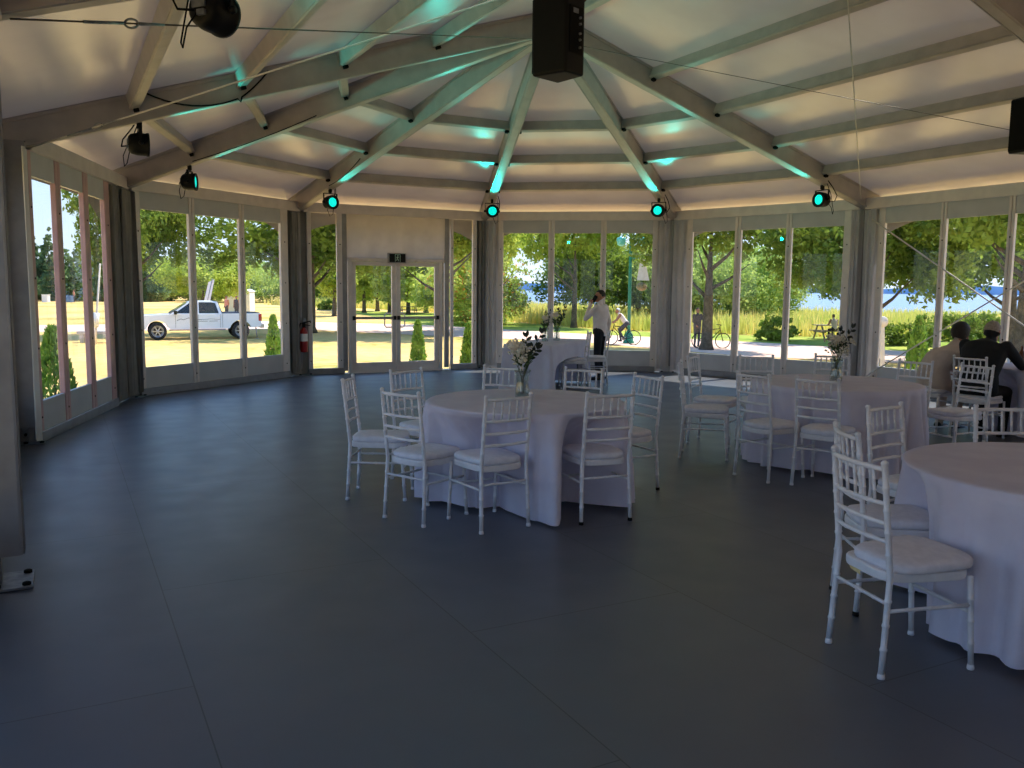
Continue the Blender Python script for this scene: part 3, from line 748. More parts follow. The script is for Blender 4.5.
CH = [
 ('A', -.98, 6.52, -1.61, 'leftmost white chair, seen side-on with its back to the left', 1),
 ('B', -.58, 5.92, -.66, 'white chair at left front of the centre table, angled, second from left', 1),
 ('C', -.17, 5.77, .58, 'white chair in front of centre table, directly below its flower vase', 1),
 ('D', .57, 6.00, .35, 'white chair with its back to us at front right of the centre table', 1),
 ('E', .87, 6.79, 2.11, 'white chair at right end of centre table, standing clear on the floor', 1),
 ('F', .50, 7.22, 2.66, 'white chair behind centre table, right of the vase, only its back showing', 1),
 ('G', -.17, 7.32, 2.82, 'white chair behind centre table, left of the vase, only top rails showing', 1),
 ('H', -.69, 7.04, -2.30, 'white chair behind left end of centre table, below the double doors', 1),
 ('I', 2.15, 8.92, -2.09, 'farther of the two overlapping white chairs at left of middle right table', 3),
 ('I2', 1.89, 8.19, -1.82, 'nearer of the two overlapping white chairs at left of middle right table', 3),
 ('J', 2.25, 7.32, -1.00, 'angled white chair at left front of middle right table', 3),
 ('K', 2.62, 7.03, -.72, 'white chair in front of middle right table, left below its flower vase', 3),
 ('M', 2.58, 8.86, 3.06, 'white chair behind left of middle right table, against the bicycle window', 3),
 ('N', 3.41, 9.11, 2.81, 'white chair behind middle right table, half hidden by the flower vase', 3),
 ('O', 3.86, 8.50, 2.20, 'white chair at right end of middle right table, left of the seated woman', 3),
 ('P', 2.44, 4.99, -2.55, 'white chair facing us behind left side of the nearest table', 4),
 ('S', 3.02, 4.95, 3.14, 'white chair behind nearest table, cut by the right edge of the picture', 4),
 ('Q', 1.97, 4.28, -1.63, 'white chair half hidden directly behind the nearest chair', 4),
 ('R', 1.74, 3.65, -1.34, 'nearest white chair, at lower right, cushion slipped to show yellow foam', 4),
 ('T1', 5.16, 9.40, -.95, 'white chair the man in black sits on', 5),
 ('T2', 4.22, 8.13, 1.95, 'empty white chair turned left in front of the man in black', 5),
 ('V', 4.90, 9.98, 2.2, 'white chair the woman in beige sits on', 5),
 ('U1', .97, 13.87, 1.63, 'white chair beside far rectangular table, left of the standing man', 2),
 ('U2', 1.33, 14.34, 1.60, 'white chair directly in front of the standing man', 2),
]
GR = {1: 'chairs around the centre table', 2: 'chairs at the far rectangular table', 3: 'chairs around the middle right table', 4: 'chairs around the nearest table', 5: 'chairs by the seated couple'}
cp = chair_proto(); chair_pos = {}
for i, (nm, x, y, rz, lab, g) in enumerate(CH):
    o = cp if i == 0 else copy_tree(cp)
    o.location = (x, y, 0); o.rotation_euler.z = rz; tag(o, lab, 'chair', GR[g]); chair_pos[nm] = (x, y, rz, o)
cap_dark = {}
for nm in ('D', 'E', 'Q'):                       # these stand on black rubber glides
    for lg in chair_pos[nm][3].children:
        for fc in lg.children:
            if fc.name.startswith('foot_cap'):
                if fc.data.name not in cap_dark:
                    c2 = fc.data.copy(); c2.materials[0] = M['black_matte']; cap_dark[fc.data.name] = c2
                fc.data = cap_dark[fc.data.name]; fc['label'] = 'black rubber foot cap'
ro = chair_pos['R'][3]
for ch in ro.children:
    if ch.name.startswith('cushion'): ch.rotation_euler = (.03, .015, .10); ch.location = (.012, .028, .006)
m = MB(); m.add([(-.15, -.19, .438), (-.02, -.20, .438), (.10, -.17, .438), (-.14, -.15, .458), (-.02, -.16, .462), (.09, -.14, .45), (-.10, -.205, .430), (.02, -.215, .426)], [(0, 1, 4, 3), (1, 2, 5, 4), (0, 6, 7, 1)])
fo = m.build('foam_flap', M['foam'], ro); fo.location = (.01, -.035, .006); fo.scale = (.72, 1, .9); fo['label'] = 'torn yellow foam flap under the cushion'

# ------------------------------------------------------------------ tables under cloths
def in_chair(px, py, chs, fwd):
    for x, y, rz, _ in chs:
        dx, dy = px - x, py - y; c_, s_ = math.cos(-rz), math.sin(-rz)
        lx, ly = c_ * dx - s_ * dy, s_ * dx + c_ * dy
        if abs(lx) < .242 and -.40 < ly < fwd: return True
    return False
def round_cloth(cx, cy, Rr, names, label, seed, group, fwd=.235):
    r = random.Random(seed); NA = 220; chs = [chair_pos[n] for n in names]
    lim = []
    for i in range(NA):
        a = 2 * PI * i / NA; rr = Rr + .16
        while rr > .25 and in_chair(cx + rr * math.cos(a), cy + rr * math.sin(a), chs, fwd): rr -= .01
        lim.append(rr)
    # soften the notches but never exceed the limit
    lim2 = list(lim)
    for _ in range(40): lim2 = [min(lim[i], (lim2[i-1] + 2 * lim2[i] + lim2[(i+1) % NA]) / 4) for i in range(NA)]
    ph = [(r.choice([10, 17, 21, 25, 29, 34]), r.random() * 6.28, .4 + r.random()) for _ in range(5)]; tot = sum(p[2] for p in ph)
    zt = .762; m = MB(); vs = [(cx, cy, zt)]; fs = []
    rows = [(.25, zt), (.5, zt), (.75, zt), (.94, zt), (.985, zt - .002), (1.003, zt - .010)]
    for f, z in rows:
        for i in range(NA):
            a = 2 * PI * i / NA; vs.append((cx + Rr * f * math.cos(a), cy + Rr * f * math.sin(a), z))
    ND = 14
    for j in range(1, ND + 1):
        t = j / ND; z = zt - .012 - (zt - .012 - .025) * t
        for i in range(NA):
            a = 2 * PI * i / NA
            fold = sum(w * math.sin(n * a + p + .5 * t) for n, p, w in ph) / tot
            fold = max(-1.2, min(1.2, 2.0 * fold)); fold = math.copysign(abs(fold) ** .85, fold)
            rr = Rr * 1.004 + .058 * fold * min(1, .12 + t * 1.4) + (.06 if seed == 3 else .02) * t
            low = max(0., min(1., (zt - z) / .25))
            q = lim2[i] - .012 + .05 * fold * low * (lim2[i] < lim[i] - .03)
            if q < rr: rr = rr + (q - rr) * (low ** .9)
            if z < .53: rr = min(rr, lim[i] - .008)
            vs.append((cx + rr * math.cos(a), cy + rr * math.sin(a), z + (.012 * math.sin(3 * a + ph[0][1]) if j == ND else 0)))
    NR = len(rows) + ND
    for i in range(NA): fs.append((0, 1 + i, 1 + (i + 1) % NA))
    for j in range(NR - 1):
        for i in range(NA): fs.append((1 + j*NA + i, 1 + (j+1)*NA + i, 1 + (j+1)*NA + (i+1) % NA, 1 + j*NA + (i+1) % NA))
    m.add(vs, fs, True)
    o = m.build('tablecloth', M['cloth']); tag(o, label, 'tablecloth', group); return o
CN = [c[0] for c in CH]
T1c, T3c, T4c, T5c = (.10, 6.42), (3.00, 7.90), (2.70, 4.03), (6.22, 9.62)
round_cloth(*T1c, .745, 'ABCDEFGH', 'white floor-length cloth over the round centre table with a flower vase', 3, 'round white tablecloths')
round_cloth(*T3c, .75, ['I', 'I2', 'J', 'K', 'M', 'N', 'O'], 'white floor-length cloth over round middle right table with a flower vase', 5, 'round white tablecloths')
round_cloth(*T4c, .765, ['P', 'S', 'Q', 'R'], 'white floor-length cloth over the nearest round table at lower right', 8, 'round white tablecloths')
c5 = round_cloth(*T5c, .765, ['T1', 'V'], 'shaded cloth over the round table in front of the seated couple', 9, 'round white tablecloths', .62)
# far rectangular table: folding table + cloth
tx, ty, trz = .58, 13.75, -.40
tb = empty('folding_table', (tx, ty, 0), trz); tag(tb, 'rectangular folding table under a white cloth near the standing man', 'table')
m = MB(); m.box((0, 0, .725), (.74, 1.80, .04)); bevel(m.build('tabletop', M['white'], tb), .01)
for sy in (-1, 1):
    for sx in (-1, 1):
        m = MB(); m.tube([(sx * .28, sy * .62, .70), (sx * .28, sy * .66, .012)], .014, 8); m.build('leg', M['steel'], tb)
m = MB(); NX, NY = 18, 40; W2, L2 = .385, .915
def rect_cloth():
    per = []                                             # perimeter samples with outward normals
    n = 200; per_len = 4 * (W2 + L2)
    for i in range(n):
        s = per_len * i / n
        if s < 2 * W2: per.append((-W2 + s, -L2, 0, -1))
        elif s < 2 * W2 + 2 * L2: per.append((W2, -L2 + (s - 2 * W2), 1, 0))
        elif s < 4 * W2 + 2 * L2: per.append((W2 - (s - 2 * W2 - 2 * L2), L2, 0, 1))
        else: per.append((-W2, L2 - (s - 4 * W2 - 2 * L2), -1, 0))
    zt = .752; vs = [(0, 0, zt)]
    for f in (.5, .9, 1.0):
        vs += [(x * f, y * f, zt) for x, y, _, _ in per]
    ND = 10
    for j in range(1, ND + 1):
        t = j / ND
        for i, (x, y, nx, ny) in enumerate(per):
            # right long side hangs short: lifted hem
            mid = 1 - min(1, abs(y) / L2) ** 4
            drop = .72 if not nx > 0 else .72 - .48 * mid
            fold = math.sin(i * .42) * .6 + math.sin(i * .23 + 1.3) * .5
            corner = max(0, 1 - (L2 - abs(y)) / .12) * max(0, 1 - (W2 - abs(x)) / .12)
            o = (.018 * fold + .05 * corner) * t + .004
            vs.append((x + (nx + (math.copysign(.7, x) * corner)) * o, y + (ny + math.copysign(.7, y) * corner) * o, zt - .004 - drop * t))
    fs = [(0, 1 + i, 1 + (i + 1) % n) for i in range(n)]
    for j in range(2 + ND):
        for i in range(n): fs.append((1 + j*n + i, 1 + (j+1)*n + i, 1 + (j+1)*n + (i+1) % n, 1 + j*n + (i+1) % n))
    m.add(vs, fs, True)
rect_cloth()
o = m.build('tablecloth', M['cloth'], loc=(tx, ty, 0), rz=trz); tag(o, 'white cloth on the far rectangular table, hem lifted on the chair side', 'tablecloth')

# ------------------------------------------------------------------ vases and bouquets
def vase_proto():
    m = MB(); m.lathe([(.0, .004), (.042, .004), (.048, .012), (.046, .06), (.038, .12), (.042, .17), (.055, .215), (.052, .215), (.038, .17), (.034, .12), (.042, .06), (.042, .02), (.0, .016)], 20, caps=False)
    return m.mesh('glass_vase', M['vase_glass'])
def leaf(m, p, d, up, ln, w):
    d = d.normalized(); s = d.cross(up).normalized(); n = s.cross(d)
    pts = [p]; L_, R_ = [], []
    for t, ww in ((.3, .8), (.6, 1.), (.85, .5)): L_.append(p + d * ln * t + s * w * ww / 2 + n * w * .15); R_.append(p + d * ln * t - s * w * ww / 2 + n * w * .15)
    tip = p + d * ln
    vs = [p] + L_ + [tip] + R_[::-1] + [p + d * ln * .3 , p + d * ln * .6, p + d * ln * .85]
    m.add(vs, [(0, 1, 8), (0, 8, 7), (1, 2, 9, 8), (8, 9, 6, 7), (2, 3, 10, 9), (9, 10, 5, 6), (3, 4, 10), (10, 4, 5)])
def bouquet(loc, rz, seed, s=1., rose_dx=-.06, blooms=True):
    r = random.Random(seed); t = empty('bouquet', loc, rz)
    m = MB()
    for i in range(14):
        a = r.random() * 6.28; q = .02 + r.random() * .03
        m.tube([(.012 * math.cos(a + 2), .012 * math.sin(a + 2), .025), (0.01 * math.cos(a), .01 * math.sin(a), .15), (.05 * math.cos(a), .05 * math.sin(a), .25), ((q + .04) * math.cos(a), (q + .04) * math.sin(a), .30 + .06 * r.random())], .0028, 5)
    m.build('stems', M['stem'], t)
    m = MB()
    for c in range(14 if blooms else 5):
        a = r.random() * 6.28; q = .03 + .11 * r.random(); c0 = Vector((q * math.cos(a), q * math.sin(a), .27 + .13 * r.random()))
        for i in range(16):
            v = c0 + Vector((r.gauss(0, .024), r.gauss(0, .024), r.gauss(0, .02))); m.ell(v, (.0105, .0105, .009), 6, 4)
    m.build('filler_blossoms', M['breath'], t)
    m = MB()
    for i in range(26):
        a = r.random() * 6.28; p = Vector((.02 * math.cos(a), .02 * math.sin(a), .22 + .06 * r.random()))
        leaf(m, p, Vector((math.cos(a) * .8, math.sin(a) * .8, .4 + .6 * r.random())), Z, .06 + .05 * r.random(), .03)
    m.build('leaves', M['stem'], t)
    # rose: spiral of cupped petals
    m = MB(); rc = Vector((rose_dx, -.01, .385))
    m.ell(rc, (.026, .026, .03), 12, 8)
    for ringi, (nn, rr, zz, tl) in enumerate(((4, .022, .008, .25), (5, .034, .0, .55), (6, .046, -.012, .9))):
        for i in range(nn):
            a = 2 * PI * (i + ringi * .5) / nn
            vs = []
            for v in range(5):
                tv = v / 4
                for u in range(5):
                    uu = (u - 2) / 2; aa = a + uu * 3.6 / nn * (.6 + .5 * tv)
                    rad = rr * (.35 + .75 * math.sin(tv * 1.6)) * (1 + .12 * tl * tv)
                    vs.append(rc + Vector((rad * math.cos(aa), rad * math.sin(aa), zz - .022 + .055 * tv * (1 - .25 * tl) - .008 * uu * uu * tv)))
            m.add(vs, [(v*5+u, v*5+u+1, (v+1)*5+u+1, (v+1)*5+u) for v in range(4) for u in range(4)], True)
    m.tube([(.0, 0, .2), rc * .9 + Vector((0, 0, .01))], .004, 6)
    m.build('rose', M['rose'], t)
    for (dx, dz, hl) in ((.13, .22, .2), (.10, .10, .15), (.02, .19, .14)):
        m = MB(); p0 = Vector((.01, 0, .26)); p1 = p0 + Vector((dx, .01, dz)); n = 6
        m.tube([p0, p0.lerp(p1, .5) + Vector((0, 0, -.01)), p1], .003, 5)
        for i in range(n):
            q = p0.lerp(p1, .35 + .65 * i / (n - 1)); d = (p1 - p0).normalized()
            sd = d.cross(Vector((0, 1, 0))) * (1 if i % 2 else -1)
            leaf(m, q, d * .8 + sd * .75 + Vector((0, .3 * r.uniform(-1, 1), 0)), Vector((0, -1, .2)), .055, .026)
        leaf(m, p1, (p1 - p0), Vector((0, -1, .2)), .06, .026)
        m.build('leaf_sprig', M['sprig'], t)
    t.scale = (s, s, s)
    return t
vm = vase_proto()
VA = [(T1c[0] + -.02, T1c[1] + .1, .7635, .0, 1.0, 'on the centre table', -.07, 'cream rose bouquet with dark leaf sprigs on the centre table'),
      (T3c[0] - .0, T3c[1] + .02, .7635, .1, 1.0, 'on the middle right table', -.02, 'cream rose bouquet with dark leaf sprigs on middle right table'),
      (.52, 13.72, .7535, .9, .95, 'left one on the far table', -.03, 'dark leafy bouquet on far table, left one of the two'),
      (.72, 13.98, .7535, .4, 1.05, 'right one on the far table', -.03, 'dark leafy bouquet on far table, beside the standing man')]
for i, (x, y, z, rz, s, lab, rdx, bl) in enumerate(VA):
    o = link('glass_vase', vm, None, (x, y, z), rz); o.scale = (1.18, 1.18, 1); tag(o, 'clear glass vase ' + lab, 'vase', 'glass flower vases')
    b = bouquet((x, y, z + .012), rz, 20 + i, s, rdx, i < 2); tag(b, bl, 'bouquet', 'table bouquets')
# glass, tumbler and plate on the couple's table
m = MB(); m.lathe([(.0, .0), (.032, .0), (.034, .01), (.034, .12), (.028, .16), (.013, .19), (.013, .23), (.0, .23)], 16, caps=False); o = m.build('bottle', M['amber'], loc=(5.80, 9.76, .7635)); tag(o, 'brown bottle on the table beyond the man in black', 'bottle')
m = MB(); m.lathe([(.0, .003), (.06, .0), (.11, .015), (.108, .019), (.06, .006), (.0, .007)], 24, caps=False); o = m.build('plate', M['white'], loc=(5.95, 9.72, .7635)); tag(o, 'white plate on the table beyond the man in black', 'plate')
m = MB(); m.box((0, 0, .05), (.12, .07, .1)); o = m.build('napkin_holder', M['white'], loc=(5.90, 9.40, .7635)); bevel(o, .01); tag(o, 'small white napkin stack at right edge of the couple\'s table', 'napkin holder')

# ------------------------------------------------------------------ people
def person(label, loc, rz, J, mats, hair='hair', vox=.009, hairstyle='short', fold=None, h=1.0, look=0., nod=0., grip=None, group=None):
    """J: joints in local metres (facing +Y). mats: dict torso, arm, leg, foot, skin -> material names"""
    t = empty('person', loc, rz); tag(t, label, 'person', group); t.scale = (h, h, h)
    V = lambda k: Vector(J[k])
    caps = []                                      # (p, q, r1, r2, matkey)
    m = MB()
    def cap(p, q, r1, r2, mk, n=12):
        p, q = Vector(p), Vector(q); caps.append((p, q, r1, r2, mk))
        d = (q - p); Ln = max(d.length, 1e-4); k = 5
        pts, rs = [], []
        dn = d / Ln
        for i in range(k + 1): th = PI / 2 * (1 - i / k); pts.append(p - dn * r1 * math.sin(th)); rs.append(max(r1 * math.cos(th), r1 * .05))
        for i in range(1, k): pts.append(p.lerp(q, i / k)); rs.append(r1 + (r2 - r1) * i / k)
        for i in range(k + 1): th = PI / 2 * i / k; pts.append(q + dn * r2 * math.sin(th)); rs.append(max(r2 * math.cos(th), r2 * .05))
        m.tube(pts, rs, n)
    # torso: stacked elliptical loft following the spine, wider at the shoulders
    sh = (V('shL') + V('shR')) / 2; hp = (V('hipL') + V('hipR')) / 2
    side_t = (V('shR') - V('shL')).normalized(); side_b = (V('hipR') - V('hipL')).normalized()
    spine = [hp - (sh - hp) * .12, hp, hp.lerp(V('waist'), .6), V('waist'), V('waist').lerp(sh, .45), V('waist').lerp(sh, .8), sh, sh.lerp(V('neck'), .5)]
    wd = [.13, .165, .158, .150, .170, .185, .165, .075]; dp = [.10, .125, .118, .112, .122, .122, .095, .06]
    bulk = J.get('bulk', 1.)
    vs = []; n = 20
    for i, c in enumerate(spine):
        f = i / (len(spine) - 1); sd = side_b.lerp(side_t, f).normalized()
        tan = (spine[min(i + 1, len(spine) - 1)] - spine[max(i - 1, 0)]).normalized(); fw = tan.cross(sd).normalized() * -1
        for j in range(n):
            a = 2 * PI * j / n; vs.append(c + sd * wd[i] * bulk * math.cos(a) + fw * dp[i] * bulk * math.sin(a))
    k = len(spine)
    m.add(vs, [(i*n+j, i*n+(j+1) % n, (i+1)*n+(j+1) % n, (i+1)*n+j) for i in range(k-1) for j in range(n)] + [tuple(range(n-1, -1, -1)), tuple(range((k-1)*n, k*n))], True)
    caps.append((hp.lerp(V('waist'), .25), sh, .15 * bulk, .15 * bulk, 'torso'))
    caps.append((hp - side_b * .08, hp + side_b * .08, .13, .13, 'leg'))
    cap(sh.lerp(V('neck'), .3), V('head') - Vector((0, 0, .06)), .058, .052, 'skin')
    for s_ in 'LR':
        cap(V('sh' + s_), V('el' + s_), .064, .048, 'arm'); cap(V('el' + s_), V('wr' + s_), .046, .032, J.get('fore', 'arm'))
        cap(V('hip' + s_), V('kn' + s_), .094, .066, 'leg'); cap(V('kn' + s_), V('an' + s_), .064, .044, 'leg')
        foot = V('toe' + s_) - V('an' + s_)
        cap(V('an' + s_) + Vector((0, 0, -.035)) - foot * .18, V('toe' + s_), .045, .034, 'foot')
        # hand: palm, four fingers with two bends, thumb from the side of the palm
        d = (V('wr' + s_) - V('el' + s_)).normalized()
        out = Vector(J.get('palm' + s_, (-1 if s_ == 'L' else 1, 0, 0))); out = (out - d * out.dot(d)).normalized()   # back-of-hand direction
        acr = d.cross(out).normalized()
        w = V('wr' + s_); cur = J.get('curl' + s_, .5)
        pk = w + d * .075
        for f in range(-1, 2): cap(w + d * .01 + acr * f * .018, pk + acr * f * .026, .017, .015, 'skin', 8)
        for f, ln in zip((-1.5, -.5, .5, 1.5), (.062, .075, .07, .055)):
            b0 = pk + acr * f * .0205; d1 = (d * math.cos(cur) - out * math.sin(cur)); d2 = (d * math.cos(2.1 * cur) - out * math.sin(2.1 * cur))
            b1 = b0 + d1 * ln * .55; cap(b0, b1, .0092, .0085, 'skin', 8); cap(b1, b1 + d2 * ln * .5, .0085, .0072, 'skin', 8)
        sgn = J.get('thumb' + s_, 1)
        t0 = w + d * .03 - acr * sgn * .026; t1 = t0 + (d * .7 - acr * sgn * .6 - out * .35).normalized() * .04; t2 = t1 + (d * .9 - acr * sgn * .1 - out * .4 * (1 + cur)).normalized() * .03
        cap(t0, t1, .0125, .010, 'skin', 8); cap(t1, t2, .010, .008, 'skin', 8)
    # head
    H = V('head'); Rh = (Matrix.Rotation(look, 3, 'Z') @ Matrix.Rotation(-nod, 3, 'X'))
    def hd(x, y, z): return H + Rh @ Vector((x, y, z))
    m.ell(H + Rh @ Vector((0, -.012, .025)), (.074, .094, .098), 20, 14, Rh)
    m.ell(hd(0, .022, -.045), (.054, .064, .066), 16, 10, Rh)
    m.ell(hd(0, .062, -.088), (.028, .024, .024), 10, 8, Rh)               # chin
    cap(hd(0, .088, .022), hd(0, .110, -.022), .010, .017, 'skin', 8)        # nose
    m.ell(hd(0, .084, .035), (.05, .012, .012), 10, 6, Rh)                   # brow
    m.ell(hd(0, .083, -.055), (.026, .012, .011), 10, 6, Rh)                 # lips
    for sx in (-1, 1): m.ell(hd(sx * .076, -.012, .0), (.010, .022, .033), 8, 8, Rh)
    caps.append((hd(0, 0, .03), hd(0, .03, -.06), .09, .07, 'skin'))
    me = m.mesh('tmp', M['skin'])
    tmp = bpy.data.objects.new('tmp', me); COL.objects.link(tmp)
    rm = tmp.modifiers.new('r', 'REMESH'); rm.mode = 'VOXEL'; rm.voxel_size = vox
    sm = tmp.modifiers.new('s', 'SMOOTH'); sm.factor = .5; sm.iterations = 3
    dg = bpy.context.evaluated_depsgraph_get(); body = bpy.data.meshes.new_from_object(tmp.evaluated_get(dg)); bpy.data.objects.remove(tmp)
    body.materials.clear(); keys = ['torso', 'arm', 'leg', 'foot', 'skin']
    for kx in keys: body.materials.append(M[mats[kx]])
    nf = len(body.polygons); ctr = np.zeros(nf * 3); body.polygons.foreach_get('center', ctr); ctr = ctr.reshape(-1, 3)
    best = np.full(nf, 1e9); idx = np.zeros(nf, int)
    for p, q, r1, r2, mk in caps:
        p, q = np.array(p), np.array(q); d = q - p; L2_ = max(d @ d, 1e-9)
        tt = np.clip((ctr - p) @ d / L2_, 0, 1); dist = np.linalg.norm(ctr - (p + tt[:, None] * d), axis=1) / (r1 + (r2 - r1) * tt)
        w = dist < best; best[w] = dist[w]; idx[w] = keys.index(mk)
    body.polygons.foreach_set('material_index', idx.astype(np.int32)); body.polygons.foreach_set('use_smooth', np.ones(nf, bool))
    body.update(); body.name = 'body'
    link('body', body, t)
    e = MB()
    for sx in (-1, 1): e.ell(hd(sx * .031, .088, .012), (.010, .005, .006), 8, 6, Rh)
    e.build('eyes', M['eye'], t)
    # hair
    hm = MB(); vs = []; fs = []; nA, nT = 28, 14
    full = hairstyle == 'bob'
    for i in range(nT + 1):
        th = PI * (.80 if full else .62) * i / nT
        for j in range(nA):
            a = 2 * PI * j / nA; fr = math.sin(a)        # +1 = front
            lim_ = (.42 if fr > .35 else (.58 if fr > -.1 else .78)) if not full else (.45 if fr > .45 else .98)
            tt = min(th, PI * lim_ * (.80 if full else .74))
            k_ = 1.0 + (.10 if full else .0) + .015 * math.sin(7 * a + 3 * tt)
            x, y, z = .082 * k_ * math.sin(tt) * math.cos(a), .102 * k_ * math.sin(tt) * math.sin(a), .106 * k_ * math.cos(tt)
            vs.append(hd(x, y - .014, z + .027))
    for i in range(nT):
        for j in range(nA): fs.append((i*nA+j, i*nA+(j+1) % nA, (i+1)*nA+(j+1) % nA, (i+1)*nA+j))
    hm.add(vs, fs, True); hm.build('hair', M[hair], t)
    return t, Rh
def stand(**kw):
    J = dict(hipL=(-.085, 0, .93), hipR=(.085, 0, .93), waist=(0, .01, 1.10), shL=(-.175, 0, 1.42), shR=(.175, 0, 1.42), neck=(0, .0, 1.50), head=(0, .02, 1.62),
             elL=(-.225, -.03, 1.13), elR=(.225, -.03, 1.13), wrL=(-.235, .05, .88), wrR=(.235, .05, .88), knL=(-.09, .02, .49), knR=(.09, .02, .49),
             anL=(-.095, -.02, .085), anR=(.095, -.02, .085), toeL=(-.11, .14, .037), toeR=(.11, .14, .037)); J.update(kw); return J
def sit(**kw):
    J = dict(hipL=(-.09, 0, .56), hipR=(.09, 0, .56), waist=(0, .03, .74), shL=(-.18, .10, 1.03), shR=(.18, .10, 1.03), neck=(0, .14, 1.10), head=(0, .19, 1.21),
             elL=(-.25, .17, .80), elR=(.25, .17, .80), wrL=(-.17, .42, .80), wrR=(.17, .42, .80), knL=(-.10, .42, .52), knR=(.10, .42, .52),
             anL=(-.10, .40, .09), anR=(.10, .40, .09), toeL=(-.11, .55, .04), toeR=(.11, .55, .04)); J.update(kw); return J
PH = 1.57 / 1.745
pm, Rm = person('standing man in white shirt and black trousers talking on a phone', (1.53, 14.95, 0), 1.0,
    stand(elL=(-.20, .22, 1.20), wrL=(-.115, .165, 1.485), palmL=(-1, .3, .2), curlL=.65, head=(.0, .03, 1.625), bulk=1.12, elR=(.245, -.06, 1.13), wrR=(.25, -.02, .88)),
    dict(torso='shirt_white', arm='shirt_white', leg='trousers', foot='shoe', skin='skin'), h=PH, look=.6)
m = MB(); m.box((0, 0, 0), (.012, .065, .12), Matrix.Rotation(.5, 3, 'X')); ph = m.build('mobile_phone', M['black'])
bevel(ph, .006)
ph.location = Vector((1.53, 14.95, 0)) + (Matrix.Rotation(1.0, 3, 'Z') @ Vector((-.094, .09, 1.585))) * PH
ph.rotation_euler = (0, 0, 1.25); tag(ph, 'dark mobile phone held to the standing man\'s ear', 'phone')
man2, _ = person('seated man in black with short grey hair, back to us', (5.10, 9.36, -.05), -.95,
    sit(bulk=1.28, head=(.0, .25, 1.165), neck=(0, .18, 1.09), shL=(-.215, .12, 1.035), shR=(.215, .12, 1.035), waist=(0, .02, .74), elR=(.30, .30, .83), wrR=(.22, .53, .82), elL=(-.28, .28, .82), wrL=(-.16, .50, .82), knL=(-.12, .38, .53), knR=(.12, .38, .53), anL=(-.12, .36, .09), anR=(.12, .36, .09)),
    dict(torso='shirt_black', arm='shirt_black', leg='trousers', foot='shoe', skin='skin'), hair='grey_hair', h=1.03, nod=.35)
wom, _ = person('seated woman in beige with dark bobbed hair leaning towards the man in black', (4.93, 9.99, -.06), -1.05,
    sit(bulk=1.2, head=(.13, .25, 1.15), neck=(.10, .16, 1.05), shL=(-.05, .10, .93), shR=(.22, .12, .96), waist=(-.01, .0, .74), elL=(-.15, .22, .72), wrL=(-.10, .42, .70), elR=(.28, .26, .76), wrR=(.14, .44, .70), knL=(-.10, .34, .53), knR=(.10, .34, .53), anL=(-.10, .30, .09), anR=(.10, .30, .09), toeL=(-.11, .45, .04), toeR=(.11, .45, .04)),
    dict(torso='shirt_beige', arm='shirt_beige', leg='shirt_beige', foot='shoe', skin='skin'), hair='hair', hairstyle='bob', h=1.02, nod=.3, look=-.2)

# ------------------------------------------------------------------ outside: ground, path, lake, far shore
def sheet(name, pts, z, mat, label, cat):
    m = MB(); m.add([(x, y, z) for x, y in pts], [tuple(range(len(pts)))])
    o = m.build(name, M[mat]); tag(o, label, cat, kind='structure'); return o
sheet('ground', [(-400, -80), (300, -80), (300, 300), (-400, 300)], GZ, 'lawn', 'dry yellow lawn outside around the tent', 'lawn')
def band(name, A, B, z, mat, label, cat):
    m = MB(); n = len(A); m.add([(x, y, z) for x, y in A] + [(x, y, z) for x, y in B], [(i, i + 1, n + i + 1, n + i) for i in range(n - 1)])
    o = m.build(name, M[mat]); tag(o, label, cat, kind='structure'); return o
near = [(60, 12), (24, 25), (14, 30.5), (9, 33), (3.3, 41), (-4.8, 45.5), (-13, 51), (-19, 48.5), (-23, 46), (-44, 37)]
far = [(62, 17), (28, 30), (17, 36.5), (12, 42), (4, 48.5), (-6, 58), (-17, 62), (-24, 56), (-28, 53), (-50, 44)]
band('path', near, far, GZ + .012, 'gravel', 'pale pinkish gravel road crossing the lawn outside', 'path')
band('lawn', far[:6] + [(-19, 92)], [(68, 40), (40, 44), (24, 47), (14, 48), (6, 53), (0, 64), (-5, 84)], GZ + .008, 'green_lawn', 'green mown lawn strip beyond the gravel road', 'lawn')
sheet('lake', [(-8, 104), (600, 60), (900, 900), (-75, 900)], GZ + .02, 'water', 'blue lake beyond the tall grass', 'lake')
m = MB(); n = 60
vs = []
for i in range(n + 1):
    x = -700 + 1500 * i / n; vs += [(x, 880, GZ - 1), (x, 880 + 0, 5.5 + 2 * math.sin(i * .7) + 1.2 * math.sin(i * 1.9))]
m.add(vs, [(2*i, 2*i+2, 2*i+3, 2*i+1) for i in range(n)])
tag(m.build('hills', M['hill']), 'low hazy far shore across the lake', 'shore', kind='structure')

